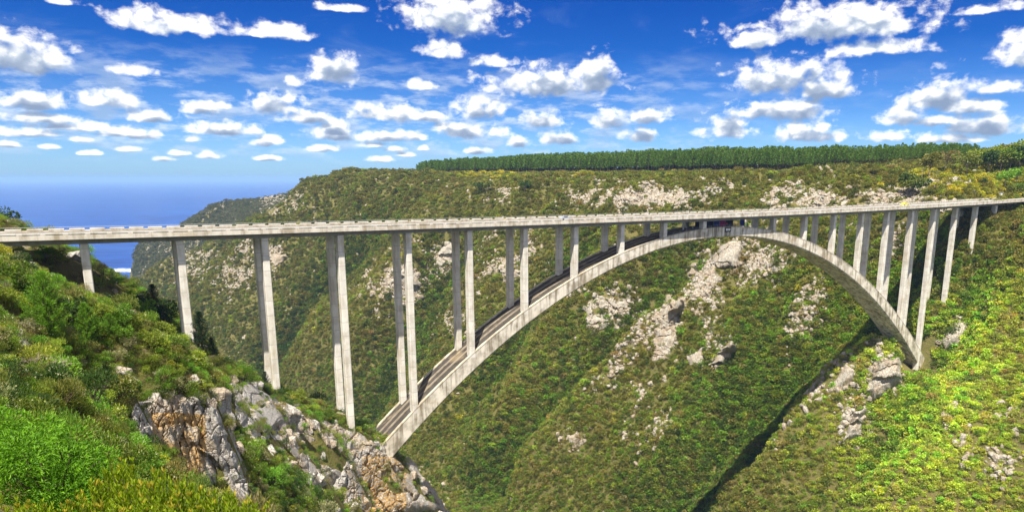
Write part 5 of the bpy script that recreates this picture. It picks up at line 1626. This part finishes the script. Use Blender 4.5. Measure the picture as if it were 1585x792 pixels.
zc = leg_top(10.9) - arch_top(10.9)
for a, b, mt in ((9.95, 10.2, 'screen'), (10.2, 10.45, 'screen'), (10.45, 10.62, 'bluec'), (10.62, 10.78, 'magenta'), (10.78, 11.0, 'screen'), (11.2, 11.34, 'bluec')):
    g = G(); w = (b - a) * BAY - 0.06
    for j in range(6):
        g.box((pl(a) + w * (j + .5) / 6, 2.6 + 0.05 * (j % 2), (zc + pz(a)) * .5 + .05), (w / 6 * 1.02, 0.04, zc - 0.25))
    link('shade_screen', g.mesh('shade_screen', [M[mt]]), pf)
for row, y in (('front', -0.9), ('back', 5.5)):
    for k in np.linspace(8.9, 12.0, 20):
        g = G(); g.box((pl(k), y, pz(k) + .5), (.06, .06, 1.1)); link('railing_post', g.mesh('railing_post', [M['steel']]), pf)
    g = G()
    for h in (0.55, 1.02): g.tube([(pl(k), y, pz(k) + h) for k in np.linspace(8.9, 12.0, 20)], 0.03, 5)
    tag(link('hand_rail', g.mesh('hand_rail', [M['steel']]), pf), None)
g = G()
for k in np.linspace(9.4, 11.6, 8): g.box((pl(k), 2.0, pz(k) - .02), (BAY * .31, 4.4, 0.10))
link('deck_boards', g.mesh('deck_boards', [M['screen']]), pf)
sg_ = thing('sign', 'black framed sign with a white panel on the near face of the arch crown', 'sign', (*bp(10.62, -1.25), arch_top(10.62) - 0.75), math.atan2(U[1], U[0]))
g = G(); g.box((0, 0, 0), (3.1, 0.10, 1.75)); link('board', g.mesh('board', [M['black']]), sg_)
g = G(); g.box((0.05, -0.06, 0.0), (2.2, 0.03, 0.85)); link('white_panel', g.mesh('white_panel', [M['white']]), sg_)
g = G()
for j in range(4): g.box((0.05, -0.078, 0.25 - j * 0.16), (1.7 - 0.25 * (j % 2), 0.01, 0.05))
link('print_lines', g.mesh('print_lines', [M['black']]), sg_)
M['cable'] = plain('dark_cable', (0.03, 0.03, 0.03), 0.7)
for i, (k, ln) in enumerate(((10.30, 5.6), (10.46, 5.4), (10.82, 5.2), (10.98, 5.0))):
    g = G(); g.tube([(0, 0, 0), (0, -0.02, -ln * .5), (0, 0.0, -ln)], 0.035, 5)
    tag(link('hanging_cable', g.mesh('hanging_cable', [M['cable']]), None, (*bp(k, -1.32), arch_top(k) + 1.0)), 'dark cable hanging down the near face of the arch crown', 'cable', 'cables hanging at the jump platform')

# people on the platform
M['skin'] = plain('skin', (0.42, 0.26, 0.18), 0.6, 0.3)


def person(label, k, v, shirt, trousers, face, seed):
    q = np.random.default_rng(seed); b = bpy.data.meshes.new('body')
    s = 0.16 + 0.05 * q.uniform()
    J = [(0, 0, .92), (0, 0, 1.12), (0, .01, 1.38), (0, .02, 1.50), (0, .03, 1.60), (0, .04, 1.72),
         (-.19, 0, 1.40), (-.25, .02, 1.14), (-.22, .12, .92), (-.215, .15, .82), (.19, 0, 1.40), (.26, .02, 1.14), (.23, .10 + s * .5, .95), (.22, .13 + s * .6, .86),
         (-.10, 0, .86), (-.11, .04, .48), (-.12, .0, .08), (-.12, .14, .04), (.10, 0, .86), (.12, .06, .48), (.13, .02, .08), (.13, .16, .04)]
    E = [(0, 1), (1, 2), (2, 3), (3, 4), (4, 5), (2, 6), (6, 7), (7, 8), (8, 9), (2, 10), (10, 11), (11, 12), (12, 13), (0, 14), (14, 15), (15, 16), (16, 17), (0, 18), (18, 19), (19, 20), (20, 21)]
    Rr = [.15, .145, .15, .06, .085, .075, .065, .048, .036, .03, .065, .048, .036, .03, .095, .065, .045, .035, .095, .065, .045, .035]
    b.from_pydata(J, E, []); o = bpy.data.objects.new('tmp', b); COL.objects.link(o)
    md = o.modifiers.new('skin', 'SKIN'); md.use_smooth_shade = True
    for i, r_ in enumerate(Rr): b.skin_vertices[0].data[i].radius = (r_, r_ * (0.72 if i in (0, 1, 2) else 1.0))
    b.skin_vertices[0].data[0].use_root = True
    o.modifiers.new('sub', 'SUBSURF').levels = 1
    dg = bpy.context.evaluated_depsgraph_get(); me = bpy.data.meshes.new_from_object(o.evaluated_get(dg)); me.name = 'person'
    bpy.data.objects.remove(o)
    me.materials.clear()
    for m_ in (shirt, trousers, M['skin'], M['darkp']): me.materials.append(m_)
    for p in me.polygons:
        c = p.center
        p.material_index = 2 if (c.z > 1.5 or (abs(c.x) > .17 and c.z < 1.12 and c.z > .7)) else (3 if c.z < .1 else (0 if c.z > .92 else 1))
        if c.z > 1.70 or (c.z > 1.62 and c.y < 0.02): p.material_index = 3
    x, y = bp(k, v)
    tag(link('person', me, None, (x, y, arch_top(k) + 0.04), (0, 0, math.atan2(U[1], U[0]) + face)), label, 'person')


SH = {'white': (0.7, 0.7, 0.68), 'red': (0.45, 0.05, 0.06), 'blue': (0.06, 0.1, 0.3), 'pale': (0.5, 0.52, 0.56), 'dark': (0.03, 0.03, 0.04)}
for nme, c in SH.items(): M['sh_' + nme] = plain(nme + '_cotton', c, 0.9, 0.1)
for i, (k, v, s, t_, lb) in enumerate([(9.55, 1.2, 'white', 'blue', 'person in a white shirt standing leftmost on the jump platform'), (9.66, 1.6, 'pale', 'dark', 'person in a pale grey shirt second from the left on the platform'),
                                       (9.78, 1.0, 'white', 'dark', 'person in a white top and dark trousers by the railing'), (10.68, 0.6, 'red', 'dark', 'person in a red shirt in front of the magenta cloth'),
                                       (11.3, 1.0, 'blue', 'dark', 'person in a blue shirt at the right end of the platform')]):
    person(lb, k, v, M['sh_' + s], M['sh_' + t_], 3.14 + i * .7, 900 + i)

# hut and dark vehicle on the grass above the right end
x, y = drop(1548, 304.5, 330, 600); z = hz(x, y)
hr = thing('hut', 'small white flat roofed hut on the grass above the right end of the bridge', 'hut', (x, y, z), 0.9)
g = G(); g.box((0, 0, .55), (2.4, 2.2, 3.3)); link('wall', g.mesh('wall', [M['white']]), hr)
g = G(); g.box((0, 0, 2.28), (2.8, 2.6, 0.16)); link('roof', g.mesh('roof', [M['steel']]), hr)
for dx in (-.55, .55):
    g = G(); g.box((dx, -1.11, 1.1), (.7, .06, .9)); link('window', g.mesh('window', [M['glass']]), hr)
x2, y2 = drop(1560, 305.5, 330, 600)
r = car('parked_van', 'dark vehicle parked on the grass beside the white hut', 22, 30, M['darkp'], 5.2, 1.9, 2.0)
r.location = (x2, y2, hz(x2, y2)); r.rotation_euler = (0, 0, -0.5)
#NEXT
# ------------------------------------------------------------------ sea air
hm = bpy.data.materials.new('sea_air'); hm.use_nodes = True
ht = hm.node_tree; ht.nodes.clear()
ho = ht.nodes.new('ShaderNodeOutputMaterial'); hv = ht.nodes.new('ShaderNodeVolumePrincipled')
hv.inputs['Color'].default_value = (0.34, 0.58, 1.0, 1); hv.inputs['Density'].default_value = 0.00005; hv.inputs['Anisotropy'].default_value = 0.0
ht.links.new(hv.outputs[0], ho.inputs['Volume'])
hg = G(); hg.box((0, 43500, -125), (122000, 95000, 350))
hz_o = link('haze', hg.mesh('haze', [hm])); tag(hz_o, kind='stuff')
